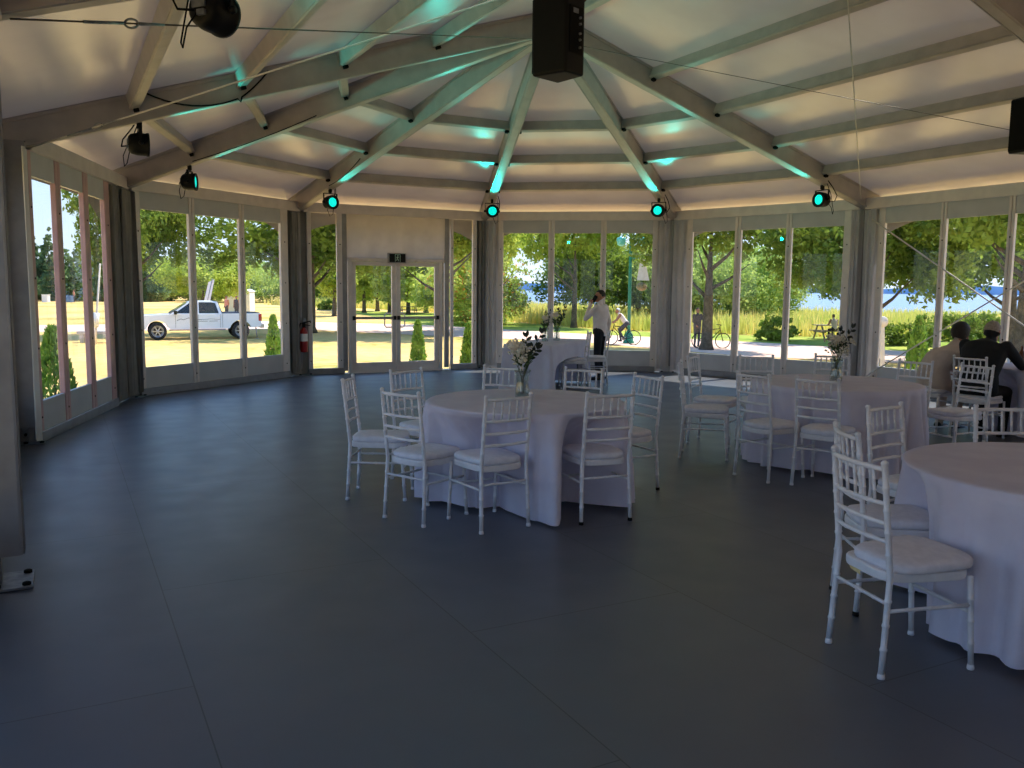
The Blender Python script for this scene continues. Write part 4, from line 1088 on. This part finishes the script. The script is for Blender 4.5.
# tall grass: one uncountable field of blades
def in_poly(x, y, poly):
    c = False; j = len(poly) - 1
    for i in range(len(poly)):
        xi, yi = poly[i]; xj, yj = poly[j]
        if (yi > y) != (yj > y) and x < (xj - xi) * (y - yi) / (yj - yi) + xi: c = not c
        j = i
    return c
gp = [(-34, 116), (-16, 98), (-5, 84), (0, 64), (6, 53), (14, 48), (24, 46), (44, 43), (60, 60), (30, 78), (10, 92), (-10, 118)]
r = random.Random(4); vs = []; fs = []
cnt = 0
while cnt < 16000:
    x = r.uniform(-34, 60); y = r.uniform(43, 118)
    if not in_poly(x, y, gp) or (y > 70 and r.random() < .35): continue
    cnt += 1; hgt = r.uniform(.65, 1.35); a = r.random() * PI
    for b in range(3):
        aa = a + b * 1.05; bx, by_ = x + r.uniform(-.2, .2), y + r.uniform(-.2, .2); w = r.uniform(.035, .07); lx, ly = r.gauss(0, .16), r.gauss(0, .16)
        o = len(vs); c_, s_ = math.cos(aa) * w, math.sin(aa) * w
        hh = hgt * r.uniform(.7, 1.1)
        vs += [(bx - c_, by_ - s_, GZ), (bx + c_, by_ + s_, GZ), (bx + c_ * .6 + lx * .5, by_ + s_ * .6 + ly * .5, GZ + hh * .6), (bx - c_ * .6 + lx * .5, by_ - s_ * .6 + ly * .5, GZ + hh * .6), (bx + lx, by_ + ly, GZ + hh)]
        fs += [(o, o + 1, o + 2, o + 3), (o + 3, o + 2, o + 4)]
me = bpy.data.meshes.new('tall_grass'); me.from_pydata(vs, [], fs); me.materials.append(M['reed']); me.update()
o = link('tall_grass', me); tag(o, 'tall yellow-green grass growing along the lake shore', 'grass', kind='stuff')

# ------------------------------------------------------------------ trees
def crown_mesh(name, mat, blobs, nleaf, size, seed, mat2=None, share2=0.):
    r = random.Random(seed); vs = []; fs = []; mi = []
    wts = [b[3] ** 2 for b in blobs]
    cl = []
    for i in range(max(40, nleaf // 26)):
        bx, by_, bz, br = r.choices(blobs, wts)[0]
        d = Vector((r.gauss(0, 1), r.gauss(0, 1), r.gauss(0, 1))).normalized()
        rad = br * (1.04 - .5 * r.random() ** 2)
        cl.append((Vector((bx, by_, bz)) + Vector((d.x, d.y, d.z * .85)) * rad, br * r.uniform(.10, .22)))
    for i in range(nleaf):
        c0, cr_ = r.choice(cl)
        p = c0 + Vector((r.gauss(0, 1), r.gauss(0, 1), r.gauss(0, .7))) * cr_
        s = size * r.uniform(.6, 1.35)
        q = Quaternion((r.gauss(0, 1), r.gauss(0, 1), r.gauss(0, 1), r.gauss(0, 1))).normalized()
        u = q @ Vector((s, 0, 0)); v = q @ Vector((0, s * .62, 0))
        o = len(vs); vs += [p - u, p - v * .9 + u * .1, p + u, p + v * .9 + u * .1]; fs.append((o, o + 1, o + 2, o + 3)); mi.append(1 if mat2 and r.random() < share2 else 0)
    me = bpy.data.meshes.new(name); me.from_pydata([tuple(v) for v in vs], [], fs)
    me.materials.append(M[mat]);
    if mat2: me.materials.append(M[mat2]); me.polygons.foreach_set('material_index', mi)
    me.update(); return me
def trunk_mesh(h, r0, lean=(0, 0), seed=0, branches=5, top=1.6):
    r = random.Random(seed); m = MB()
    pts = [Vector((lean[0] * t ** 1.3 * h + .05 * math.sin(5 * t + seed) * h * .2, lean[1] * t * h, h * top * t)) for t in (0, .06, .2, .4, .6, .8, 1)]
    m.tube(pts, [r0 * 1.5, r0 * 1.1, r0, r0 * .85, r0 * .65, r0 * .4, r0 * .12], 9)
    for b in range(branches):
        t = .45 + .45 * b / branches; p = pts[3].lerp(pts[5], (b + .3) / branches); a = r.random() * 6.28; ln = h * r.uniform(.5, .8)
        q = p + Vector((math.cos(a) * ln, math.sin(a) * ln, ln * .6))
        m.tube([p, p.lerp(q, .5) + Vector((0, 0, -.05 * ln)), q], [r0 * .4, r0 * .25, r0 * .06], 6)
    return m.mesh('trunk', M['bark'])
def bl(n, rx, rz, br, seed, zc):
    r = random.Random(seed); out = []
    for i in range(n):
        a = r.random() * 6.28; q = r.random() ** .5
        out.append((rx * q * math.cos(a), rx * q * math.sin(a), zc + rz * r.uniform(-1, 1) * (1 - .4 * q), br * r.uniform(.7, 1.2)))
    return out
KIND = {
 'big': (crown_mesh('crown', 'leaf_dark', bl(15, 3.6, 2.0, 1.7, 1, 5.2), 26000, .12, 1), trunk_mesh(3.0, .24, (.1, 0), 1)),
 'mid': (crown_mesh('crown', 'leaf_mid', bl(13, 2.6, 2.2, 1.5, 2, 4.6), 19000, .12, 2), trunk_mesh(2.6, .17, (0, 0), 2)),
 'orange': (crown_mesh('crown', 'leaf_mid', bl(13, 2.6, 2.2, 1.5, 5, 4.4), 19000, .12, 5, 'leaf_orange', .10), trunk_mesh(2.6, .17, (0, 0), 5)),
 'willow': (crown_mesh('crown', 'leaf_light', bl(16, 3.4, 2.8, 1.7, 3, 4.6), 22000, .12, 3), trunk_mesh(2.6, .22, (0, 0), 3)),
 'small': (crown_mesh('crown', 'leaf_mid', bl(8, 1.3, 1.1, 1.15, 4, 4.0), 9000, .12, 4), trunk_mesh(2.3, .15, (0, 0), 4, 3, 1.5)),
 'fir': (crown_mesh('crown', 'leaf_fir', [(0, 0, 1.2 + 1.15 * i, 2.0 - .26 * i) for i in range(7)] + [(.6, .3, 2, 1.8), (-.6, -.3, 3.4, 1.5)], 6000, .26, 6), trunk_mesh(2.0, .2, (0, 0), 6, 0, 3)),
}
def tree(kind, x, y, s, label, sz=None, rz=0., group='trees beyond the tent', zoff=0):
    t = empty('tree', (x, y, GZ), rz); t.scale = (s, s, sz or s); tag(t, label, 'tree', group)
    c, k = KIND[kind]; link('trunk', k, t); o = link('crown', c, t); o.location.z = zoff
    return t
tree('big', -11.2, 47, 1.45, 'big dark-leaved tree shading the white pickup, trunk behind the extinguisher post', 1.15, .5, zoff=-.3)
tree('big', -18.7, 43, .70, 'dark tree at left end of the pickup window', 1.05, 2., zoff=.2)
tree('mid', -26.5, 74, 1.0, 'light green tree behind the pickup bonnet', .85, 1., zoff=-.8)
tree('small', -15.3, 74, 1.15, 'small round tree right of the white shed', .95, .4, zoff=-.5)
tree('big', -3.6, 45.5, .95, 'tall tree behind right door jamb, foliage filling top of right side light', 1.05, 2.6, zoff=1.5)
for i, (px, d, s, kd) in enumerate(((352, 92, 1.15, 'small'), (364, 84, 1.2, 'small'), (377, 90, 1.3, 'small'), (389, 82, 1.15, 'small'), (408, 80, 1.25, 'small'), (426, 86, 1.3, 'small'), (440, 82, 1.2, 'small'))):
    tree(kd, (px - 512) / 859 * d, d, s, ['slim tree at the left of the row seen through the left door', 'slim tree second in the row seen through the left door', 'slim tree third in the row seen through the left door', 'slim tree just left of the door meeting stile', 'slim tree leaning behind the right door handle', 'slim tree toward right of the right door', 'slim tree at right jamb of the right door'][i], 1.0 * s, i * 1.3, 'row of slim trees seen through the doors', zoff=-1.25)
for i, (px, d, s) in enumerate(((345, 118, 1.5), (392, 122, 1.6), (430, 116, 1.5), (470, 112, 1.4))):
    tree('mid', (px - 512) / 859 * d, d, s, ['farther leafy tree behind the row, at left sidelight', 'farther leafy tree behind the row, behind left door', 'farther leafy tree behind the row, behind right door', 'farther leafy tree behind the row, at right sidelight'][i], None, i, 'leafy trees behind the slim row', zoff=-.6)
tree('orange', -2.4, 60, 1.1, 'yellow-green tree with orange leaves left of the lake view', 1.0, .3, zoff=-2.0)
tree('mid', -1.0, 50, .95, 'leafy tree behind the pale curtain left of the standing man', 1.1, 5.1, zoff=1.0)
tree('mid', -5.6, 70, 1.3, 'leafy tree at lower right of the right side light', .85, 2.3, zoff=-1.8)
tree('big', 6.6, 62, 1.05, 'broad green tree right of the lake view behind the standing man', 1.0, 3., zoff=-1.6)
tree('mid', 9.6, 66, 1.35, 'tall green tree behind the lamp post', 1.15, 1., zoff=-1.8)
tree('mid', 4.0, 56, 1.05, 'bright green tree overhanging the lake view', 1.35, 4., zoff=.6)
tree('big', 8.25, 36.5, .95, 'near tree whose trunk the bicycle leans on', 1.05, 1.1, zoff=.8)
tree('willow', 12.6, 62, .95, 'pale willow at left of the bicycle window', 1.05, .2, zoff=-2.0)
tree('willow', 16.6, 64, 1.0, 'pale willow at middle of the bicycle window', 1.08, 1.9, zoff=-2.2)
tree('willow', 20.8, 76, .72, 'small pale willow beside the lake gap', .8, 3.1, zoff=-2.4)
tree('big', 16.9, 43, .70, 'dark round tree over the picnic table', .90, 2.2, zoff=-.2)
tree('big', 13.02, 31, .85, 'large tree at left of the couple\'s window', .88, 4.1, zoff=-.1)
tree('big', 20.2, 35, 1.05, 'large tree at middle of the couple\'s window', .92, .9, zoff=-.1)
tree('big', 15.32, 26.0, .80, 'large thick-trunked tree behind the man in black', 1.05, 5., zoff=.6)
for i in range(15):
    x = -84 + i * 2.2; y = 132 + 5 * math.sin(i * 2.1)
    tree('fir', x, y, 1.12 + .18 * math.sin(i * 1.7), 'dark evergreen in the distant tree line beyond the left windows', 1.1 + .2 * math.sin(i * 2.3), i, 'distant evergreen tree line')
for i in range(9):
    tree('willow' if i % 2 else 'mid', -56 + i * 5.4, 134 + 7 * math.sin(i * 1.9), 1.35, 'distant pale leafy tree behind the pickup and doors', .95 + .2 * math.sin(i * 2.7), i, 'distant leafy trees behind the pickup', zoff=-2.0)
# shrubs
def cedar(x, y, h, w, label, seed):
    r = random.Random(seed); vs = []; fs = []
    for i in range(2600):
        t = r.random() ** .8; a = r.random() * 6.28; rad = w / 2 * (1.05 * (1 - t) ** .62 + .02) * (1 - .45 * r.random() ** 2)
        p = Vector((rad * math.cos(a), rad * math.sin(a), h * (.02 + .96 * t))); s = .045 * r.uniform(.6, 1.3)
        u = Vector((math.cos(a) * .5 + r.gauss(0, .4), math.sin(a) * .5 + r.gauss(0, .4), 1)).normalized() * s * 1.5; v = u.cross(Vector((r.gauss(0, 1), r.gauss(0, 1), r.gauss(0, 1)))).normalized() * s * .5
        o = len(vs); vs += [p - u * .6, p + v, p + u, p - v]; fs.append((o, o + 1, o + 2, o + 3))
    me = bpy.data.meshes.new('foliage'); me.from_pydata([tuple(q) for q in vs], [], fs); me.materials.append(M['cedar']); me.update()
    t = empty('cedar_shrub', (x, y, GZ)); tag(t, label, 'shrub', 'young cedars planted around the tent')
    link('foliage', me, t); m = MB(); m.tube([(0, 0, 0), (0, 0, h * .8)], [.03, .01], 6); m.build('stem', M['bark'], t)
for a in ((-5.9, 21.2, 1.85, .55, 'conical cedar right of the pickup tailgate'), (-2.2, 20, 1.8, .5, 'conical cedar in front of the right door'), (-1.0, 19.5, 1.75, .5, 'conical cedar in right side light by the doors'),
          (7.75, 16.4, 2.1, .62, 'conical cedar beyond the window left of the seated woman'), (-6.75, 12.6, 1.95, .8, 'bushy cedar at the foot of the far left window')): cedar(*a, seed=hash(a[4]) % 97 if False else int(a[0] * 10) + 90)
m = crown_mesh('shrub', 'leaf_dark', [(0, 0, .7, .8), (.5, .1, .6, .6), (-.5, 0, .55, .6)], 1800, .10, 9); o = link('shrub', m, None, (13.3, 43.5, GZ)); tag(o, 'dark round shrub in tall grass, seen left of the picnic table', 'shrub')
m = crown_mesh('shrub', 'leaf_dark', [(0, 0, .5, .7), (1.0, .1, .5, .6), (-.9, 0, .45, .6)], 1800, .12, 10); o = link('shrub', m, None, (-19.6, 93, GZ)); tag(o, 'low dark hedge beyond the left side light', 'shrub')

sm_ = crown_mesh('shrub', 'leaf_dark', [(0, 0, .55, .65), (.8, .1, .5, .6), (-.8, 0, .5, .6)], 2600, .08, 12)
for i, (x, y, sz, lab) in enumerate(((17.6, 40.5, .95, 'dark shrub at reed edge, left of the conical cedar beyond the couple'), (19.6, 41.0, 1.0, 'dark shrub at reed edge, right behind the conical cedar beyond the couple'),
        (22.6, 44.5, 1.25, 'leafy shrub above the seated woman\'s head outside'), (24.6, 45, 1.3, 'leafy shrub outside above the heads, right of the mullion'))):
    o = link('shrub', sm_, None, (x, y, GZ), i * 1.1); o.scale = (1.2, 1, sz); tag(o, lab, 'shrub', 'shrubs at the reed edge')
# ------------------------------------------------------------------ white pickup
def pickup():
    t = empty('pickup_truck', (-15.05, 41.2, GZ), .42); tag(t, 'white crew-cab pickup truck parked on the grass', 'pickup truck')
    xf, xr = -1.84, 1.84                                   # wheel centres (front to the left)
    def arc(cx, r, a0, a1, n=12): return [(cx + r * math.cos(a0 + (a1 - a0) * i / n), .40 + r * math.sin(a0 + (a1 - a0) * i / n)) for i in range(n + 1)]
    W = .98
    prof = [(-2.78, .48), (-2.82, .62), (-2.80, 1.02), (-2.66, 1.12), (-1.15, 1.20), (1.02, 1.20), (1.02, 1.22), (2.76, 1.23), (2.80, .70), (2.76, .58)]
    low = [(2.4, .56)] + arc(xr, .50, 0.3, PI - .3) + [(1.30, .50), (-1.28, .50)] + arc(xf, .50, .3, PI - .3) + [(-2.36, .50)]
    poly = [Vector((x, 0, z)) for x, z in prof + low]
    m = MB()
    # crown the sides slightly: three slabs in depth
    m.prism(poly, (0, -W + .03, 0), (0, W - .03, 0))
    body = bevel(m.build('body', M['truck_paint'], t), .035, 3)
    # cab (greenhouse)
    def cab_ring(inset, pts, sgn): return [Vector((x, sgn * (W - .05 - inset * (z - 1.18)), z)) for x, z in pts]
    cp_ = [(-1.32, 1.17), (-.48, 1.74), (-.30, 1.80), (.55, 1.81), (.82, 1.77), (1.02, 1.17)]
    m = MB(); a, b = cab_ring(.28, cp_, -1), cab_ring(.28, cp_, 1); n = len(cp_)
    m.add(a + b, [(i, (i+1) % n, n + (i+1) % n, n + i) for i in range(n)] + [tuple(range(n)), tuple(range(2*n-1, n-1, -1))])
    bevel(m.build('cab', M['truck_paint'], t), .03, 2)
    for win in ([(-1.08, 1.23), (-.44, 1.70), (-.12, 1.74), (-.10, 1.23)], [(-.02, 1.23), (-.02, 1.74), (.55, 1.74), (.72, 1.70), (.86, 1.23)]):
        for sg in (-1, 1):
            q = [Vector((x, sg * (W - .05 - .28 * (z - 1.18) + .006), z)) for x, z in win]
            m = MB(); m.add(q, [(0, 1, 2, 3) if len(q) == 4 else (0, 1, 2, 3, 4)]); m.build('side_window', M['truck_glass'], t)
    m = MB(); m.add([(-1.285, -.86, 1.22), (-1.285, .86, 1.22), (-.52, .72, 1.72), (-.52, -.72, 1.72)], [(0, 1, 2, 3)]); o = m.build('windshield', M['truck_glass'], t); o.location = (-.012, 0, .012)
    m = MB(); m.add([(1.02, -.80, 1.24), (1.02, .80, 1.24), (.86, .70, 1.70), (.86, -.70, 1.70)], [(0, 1, 2, 3)]); o = m.build('rear_window', M['truck_glass'], t); o.location = (.014, 0, .004)
    m = MB(); m.box((1.90, 0, 1.24), (1.66, 1.86, .03)); m.build('bed_cover', M['tonneau'], t)
    # door lines, handles, trim
    m = MB()
    for x in (-1.06, -.06, .92, 1.02): m.box((x, -W + .027, .87), (.012, .01, .62))
    m.box((-.1, -W + .02, .46), (2.5, .10, .05))
    m.build('door_seams', M['decal'], t)
    for x in (-.2, .76): m = MB(); m.box((x, -W + .02, 1.06), (.16, .03, .03)); m.build('door_handle', M['truck_paint'], t)
    # swoosh decal along the doors
    m = MB()
    def sw(pts, w): 
        for (x0, z0), (x1, z1) in zip(pts[:-1], pts[1:]): m.bar((x0, -W + .025, z0), (x1, -W + .025, z1), .006, w)
    sw([(-1.0, .90), (-.82, .97), (-.72, .93), (-.48, 1.02), (-.30, .95), (.10, .93)], .022); sw([(.1, .93), (.5, .97), (.9, .93)], .014)
    sw([(-.1, .86), (.35, .86)], .02); sw([(.42, .86), (.8, .87)], .02)
    m.build('door_decal', M['decal'], t)
    m = MB(); m.box((-1.06, -W - .10, 1.27), (.14, .22, .17)); bevel(m.build('side_mirror', M['black'], t), .03)
    m = MB(); m.box((-2.86, 0, .62), (.16, 1.86, .22)); bevel(m.build('front_bumper', M['rim'], t), .03)
    m = MB(); m.box((2.84, 0, .62), (.18, 1.84, .20)); bevel(m.build('rear_bumper', M['rim'], t), .03)
    m = MB(); m.box((-2.82, 0, .92), (.04, 1.3, .28)); m.build('grille', M['black'], t)
    for sg in (-1, 1):
        m = MB(); m.box((-2.74, sg * .82, .98), (.16, .28, .20)); bevel(m.build('headlight', M['rim'], t), .02)
        m = MB(); m.box((2.74, sg * .885, 1.02), (.16, .14, .34)); bevel(m.build('tail_light', M['taillight'], t), .02)
    m = MB(); m.tube([(2.55, -.8, .55), (2.6, -.82, .08)], .03, 8); m.box((2.6, -.82, .02), (.14, .14, .03)); m.build('jack_stand', M['steel'], t)
    for x in (xf, xr):
        for sg in (-1, 1):
            Mx = Matrix.Translation((x, sg * .84, .40)) @ Matrix.Rotation(PI / 2 * (1 if sg < 0 else -1), 4, 'X')
            m = MB(); m.lathe([(.27, -.12), (.37, -.12), (.40, -.08), (.40, .08), (.37, .12), (.27, .12)], 28, Mx, caps=False); w = m.build('wheel', M['tyre'], t)
            m = MB(); m.lathe([(.275, .06), (.28, .10), (.255, .10), (.25, .05), (.0, .03)], 28, Mx, caps=False)
            for i in range(6):
                a = 2 * PI * i / 6; m.bar(Mx @ Vector((.03 * math.cos(a), .03 * math.sin(a), .085)), Mx @ Vector((.26 * math.cos(a), .26 * math.sin(a), .085)), .05, .03, up=Mx.to_3x3() @ Z)
            m.lathe([(.06, .06), (.055, .105), (.0, .11)], 12, Mx, caps=False); m.build('rim', M['rim'], w)
            m = MB(); m.lathe([(.0, .045), (.25, .045)], 20, Mx, caps=False); m.build('wheel_back', M['black'], w)
    return t
pickup()

# ------------------------------------------------------------------ other outdoor things
def bicycle(loc, rz, label):
    t = empty('bicycle', loc, rz); tag(t, label, 'bicycle', 'bicycles outside')
    for x in (-.52, .52):
        Mx = Matrix.Translation((x, 0, .34)) @ Matrix.Rotation(PI / 2, 4, 'X')
        m = MB(); m.tube([Mx @ Vector((.325 * math.cos(a), .325 * math.sin(a), 0)) for a in [2*PI*i/32 for i in range(33)]], .022, 6, caps=False); w = m.build('wheel', M['tyre'], t)
        m = MB()
        for i in range(14): a = 2*PI*i/14; m.tube([Mx @ Vector((0, 0, .02 * (-1) ** i)), Mx @ Vector((.31 * math.cos(a), .31 * math.sin(a), 0))], .003, 4)
        m.build('spokes', M['rim'], w)
    m = MB(); bb = (-.08, 0, .30); hd = (.38, 0, .80); st_ = (-.2, 0, .82)
    for a, b in ((bb, hd), (bb, st_), (st_, (.36, 0, .86)), (bb, (-.52, 0, .34)), (st_, (-.52, 0, .34)), ((.36, 0, .95), (.52, 0, .34))): m.tube([a, b], .018, 7)
    m.build('bike_frame', M['black'], t)
    m = MB(); m.tube([(.36, 0, .95), (.40, 0, 1.02)], .014, 6); m.tube([(.30, -.28, 1.04), (.40, -.2, 1.03), (.40, .2, 1.03), (.30, .28, 1.04)], .014, 6); m.build('handlebar', M['black'], t)
    m = MB(); m.tube([st_, (-.23, 0, .93)], .014, 6); m.ell((-.24, 0, .95), (.13, .07, .035), 10, 6); m.build('saddle', M['black'], t)
    m = MB(); m.lathe([(.09, -.005), (.09, .005)], 14, Matrix.Translation((*bb,)) @ Matrix.Rotation(PI/2, 4, 'X')); m.tube([(-.08, -.06, .30), (.06, -.08, .2)], .01, 6); m.tube([(-.08, .06, .30), (-.22, .08, .4)], .01, 6); m.build('crank', M['steel'], t)
    return t
bicycle((8.65, 37.4, GZ), 0.05, 'dark bicycle leaning behind the tree trunk')
bicycle((5.0, 39.2, GZ), PI - .05, 'dark bicycle under the cyclist in white near the green lamp post')
far_m = dict(torso='shirt_white', arm='skin', leg='shirt_grey', foot='shoe', skin='skin')
person('cyclist in white shirt and helmet riding past the green lamp post', (5.0, 39.2, GZ), PI / 2 - .05, dict(hipL=(-.09, -.2, .98), hipR=(.09, -.2, .98), waist=(0, -.08, 1.12), shL=(-.17, .12, 1.38), shR=(.17, .12, 1.38), neck=(0, .17, 1.44), head=(0, .22, 1.55), elL=(-.22, .25, 1.15), elR=(.22, .25, 1.15), wrL=(-.22, .36, 1.07), wrR=(.22, .36, 1.07), knL=(-.1, .16, .72), knR=(.1, .1, .60), anL=(-.1, -.0, .42), anR=(.1, .04, .22), toeL=(-.1, .12, .38), toeR=(.1, .16, .19)), far_m, hair='white', vox=.018)
person('person in dark top standing behind the tree trunk with the bicycle', (8.2, 38.2, GZ), PI + .3, stand(elL=(-.28, .10, 1.15), wrL=(-.30, .28, 1.0), elR=(.26, .08, 1.14), wrR=(.2, .25, .98), bulk=1.15), dict(torso='shirt_grey', arm='shirt_grey', leg='shirt_grey', foot='shoe', skin='skin'), vox=.018)
pt_l = (16.9, 45.6)
def picnic(loc, rz, label):
    t = empty('picnic_table', loc, rz); tag(t, label, 'picnic table', 'picnic tables outside')
    m = MB()
    for i in range(5): m.box((0, -.3 + .15 * i, .74), (1.8, .14, .04))
    m.build('tabletop', M['wood'], t)
    for sg in (-1, 1):
        m = MB(); m.box((0, sg * .68, .44), (1.8, .13, .04)); m.box((0, sg * .53, .44), (1.8, .13, .04)); m.build('bench', M['wood'], t)
    for sx in (-.65, .65):
        m = MB(); m.bar((sx, -.25, .72), (sx, -.65, .0), .05, .09); m.bar((sx, .25, .72), (sx, .65, .0), .05, .09); m.bar((sx, -.7, .40), (sx, .7, .40), .05, .09); m.build('leg_frame', M['wood'], t)
picnic((*pt_l, GZ), .1, 'grey picnic table on the green lawn by the lake')
picnic((-9.6, 79.5, GZ), .3, 'tiny picnic table among the slim trees behind the right door')
person('person in pale shirt sitting at the picnic table outside', (16.75, 44.75, GZ), .1, sit(), dict(torso='shirt_beige', arm='skin', leg='trousers', foot='shoe', skin='skin'), vox=.018)
sp_m = dict(torso='shirt_pink', arm='skin', leg='shirt_grey', foot='shoe', skin='skin')
person('distant person in faded red far across the left field', (-60.5, 119, GZ), 2., stand(), sp_m, vox=.03)
person('distant person in white far across the left field', (-58.4, 119.6, GZ), 1., stand(), dict(sp_m, torso='shirt_white'), vox=.03)
person('person in pink standing behind the pickup bed', (-21.9, 66, GZ), 2.6, stand(), dict(sp_m, torso='shirt_pink'), vox=.03)
person('person in blue-grey standing behind the pickup bed, left of the white shed', (-21.2, 66.2, GZ), 3., stand(), dict(sp_m, torso='shirt_grey'), vox=.03)
m = MB(); m.box((0, 0, .45), (1.6, .9, .9)); o = m.build('cooler', M['blue_plastic'], loc=(-61.8, 119.4, GZ)); bevel(o, .05); tag(o, 'blue-grey box far across the left field', 'box')
m = MB(); m.box((0, 0, .5), (.8, .7, 1.0)); m.bar((-.45, 0, 1.02), (.45, 0, 1.02), .8, .06); o = m.build('market_stand', M['white'], loc=(-64.6, 119.4, GZ)); tag(o, 'white stand far across the left field', 'stand')
sh = empty('shed', (-24.9, 79, GZ)); tag(sh, 'white boxy shed behind the pickup bed', 'shed')
m = MB(); m.box((0, 0, 1.0), (2.1, 1.6, 2.0)); bevel(m.build('shed_wall', M['white'], sh), .04)
m = MB(); m.prism([Vector((-1.12, 0, 2.0)), Vector((1.12, 0, 2.0)), Vector((.7, 0, 2.22)), Vector((-.7, 0, 2.22))], (0, -.9, 0), (0, .9, 0)); m.build('shed_roof', M['white'], sh)
m = MB(); m.box((.2, -.81, .95), (.8, .03, 1.7)); m.build('shed_door', M['panel'], sh)
sl = empty('feather_flag', (-21.4, 60, GZ)); tag(sl, 'pale leaning feather flag behind the pickup cab', 'flag')
m = MB(); m.tube([(0, 0, 0), (.15, 0, 1.4), (.55, 0, 3.0)], .025, 6); m.build('flag_pole', M['steel'], sl)
m = MB(); m.add([(-.30, 0, .6), (.15, 0, .6), (.70, 0, 2.95), (.25, .05, 2.75)], [(0, 1, 2, 3)]); m.build('flag_cloth', M['banner'], sl)
bn = empty('bench', (-17.8, 37.6, GZ), .05); tag(bn, 'grey slab bench on the lawn beyond the far left window', 'bench')
m = MB(); m.box((0, 0, .44), (2.3, .5, .12)); bevel(m.build('bench_seat', M['concrete'], bn), .02)
for sx in (-.95, .95): m = MB(); m.box((sx, 0, .19), (.16, .42, .38)); m.build('leg', M['concrete'], bn)
lp = empty('leaning_post', (-17.6, 36.2, GZ)); tag(lp, 'slim pale leaning post beyond the far left window', 'post')
m = MB(); m.tube([(0, 0, 0), (.06, 0, .8), (.35, 0, 3.4)], [.05, .05, .035], 8); m.build('pole', M['pale_post'], lp)
m = MB(); m.tube([(.02, 0, .75), (.10, 0, 1.35)], .13, 12); m.build('sleeve', M['white'], lp)
wp = empty('signpost', (8.55, 19.8, GZ)); tag(wp, 'white post with round top outside, left of the conical cedar and seated woman', 'post')
m = MB(); m.bar((.06, 0, 0), (-.04, 0, 1.75), .09, .07); m.build('pole', M['pale_post'], wp)
m = MB(); m.lathe([(.12, -.02), (.13, 0), (.12, .02)], 20, Matrix.Translation((-.05, -.03, 1.85)) @ Matrix.Rotation(PI/2, 4, 'X')); m.build('round_top', M['pale_post'], wp)
# green lamp post
g = empty('lamp_post', (5.45, 40.3, GZ)); tag(g, 'tall green lamp post beside the gravel road', 'lamp post')
m = MB(); m.lathe([(.26, 0), (.27, .08), (.22, .14), (.20, .42), (.14, .5), (.11, .56)], 16); m.build('base', M['green_post'], g)
m = MB(); m.lathe([(.085, .5), (.08, 2.4), (.068, 5.0), (.05, 5.3)], 14); m.build('pole', M['green_post'], g)
m = MB(); m.tube([(-.45, 0, 4.9), (-.3, 0, 5.1), (0, 0, 4.95), (.35, 0, 5.1), (.55, 0, 4.95)], .03, 8); m.tube([(0, 0, 3.95), (.6, 0, 4.0)], .025, 8); m.build('arm', M['green_post'], g)
for x, z in ((-.45, 4.85), (.56, 4.85)):
    m = MB(); m.lathe([(.05, .1), (.2, .04), (.22, -.05), (.17, -.28), (.05, -.34)], 16, Matrix.Translation((x, 0, z))); m.build('lantern', M['lamp_glass'], g)
m = MB(); m.add([(.46, 0, 3.95), (.66, 0, 3.95), (.90, 0, 2.95), (.32, 0, 2.95)], [(0, 1, 2, 3)]); m.build('hanging_banner', M['banner'], g)
m = MB(); m.ell((.55, 0, 2.66), (.26, .25, .2), 12, 8); m.build('flower_basket', M['flower_basket'], g)

# ------------------------------------------------------------------ light, sky, camera
w = bpy.data.worlds.new('sky'); SC.world = w; w.use_nodes = True; nt = w.node_tree; nt.nodes.clear()
out = nt.nodes.new('ShaderNodeOutputWorld'); bg = nt.nodes.new('ShaderNodeBackground')
tc = nt.nodes.new('ShaderNodeTexCoord'); sx = nt.nodes.new('ShaderNodeSeparateXYZ'); rp = nt.nodes.new('ShaderNodeValToRGB')
nt.links.new(tc.outputs['Generated'], sx.inputs[0]); nt.links.new(sx.outputs['Z'], rp.inputs['Fac'])
while len(rp.color_ramp.elements) < 4: rp.color_ramp.elements.new(.5)
for e, (p, c) in zip(rp.color_ramp.elements, ((0., (.70, .82, .94, 1)), (.10, (.56, .74, .94, 1)), (.35, (.30, .54, .95, 1)), (1., (.14, .34, .85, 1)))): e.position = p; e.color = c
bg.inputs['Strength'].default_value = 1.4
nt.links.new(rp.outputs[0], bg.inputs['Color']); nt.links.new(bg.outputs[0], out.inputs[0])
sun = bpy.data.lights.new('sun', 'SUN'); sun.energy = 6.6; sun.angle = .01; sun.color = (1, .93, .80)
so = bpy.data.objects.new('sun', sun); COL.objects.link(so)
sd = Vector((.62, .55, 0)).normalized() * math.cos(math.radians(57)) + Z * math.sin(math.radians(57))
so.rotation_euler = sd.to_track_quat('Z', 'Y').to_euler()

cam = bpy.data.cameras.new('camera'); co = bpy.data.objects.new('camera', cam); COL.objects.link(co)
cam.sensor_width = 36; cam.lens = 859 / 1024 * 36; cam.clip_end = 3000; cam.clip_start = .05
co.matrix_world = Matrix.Translation((0, 0, 1.6)) @ Matrix.Rotation(PI / 2 - .1115, 4, 'X') @ Matrix.Rotation(.0092, 4, 'Z')
SC.camera = co
SC.view_settings.view_transform = 'Standard'; SC.view_settings.look = 'None'; SC.view_settings.exposure = .2; SC.view_settings.gamma = 1.
cy = SC.cycles
cy.max_bounces = 10; cy.diffuse_bounces = 5; cy.glossy_bounces = 4; cy.transmission_bounces = 4; cy.transparent_max_bounces = 16
cy.caustics_reflective = False; cy.caustics_refractive = False; cy.sample_clamp_indirect = 4.
cy.use_denoising = True
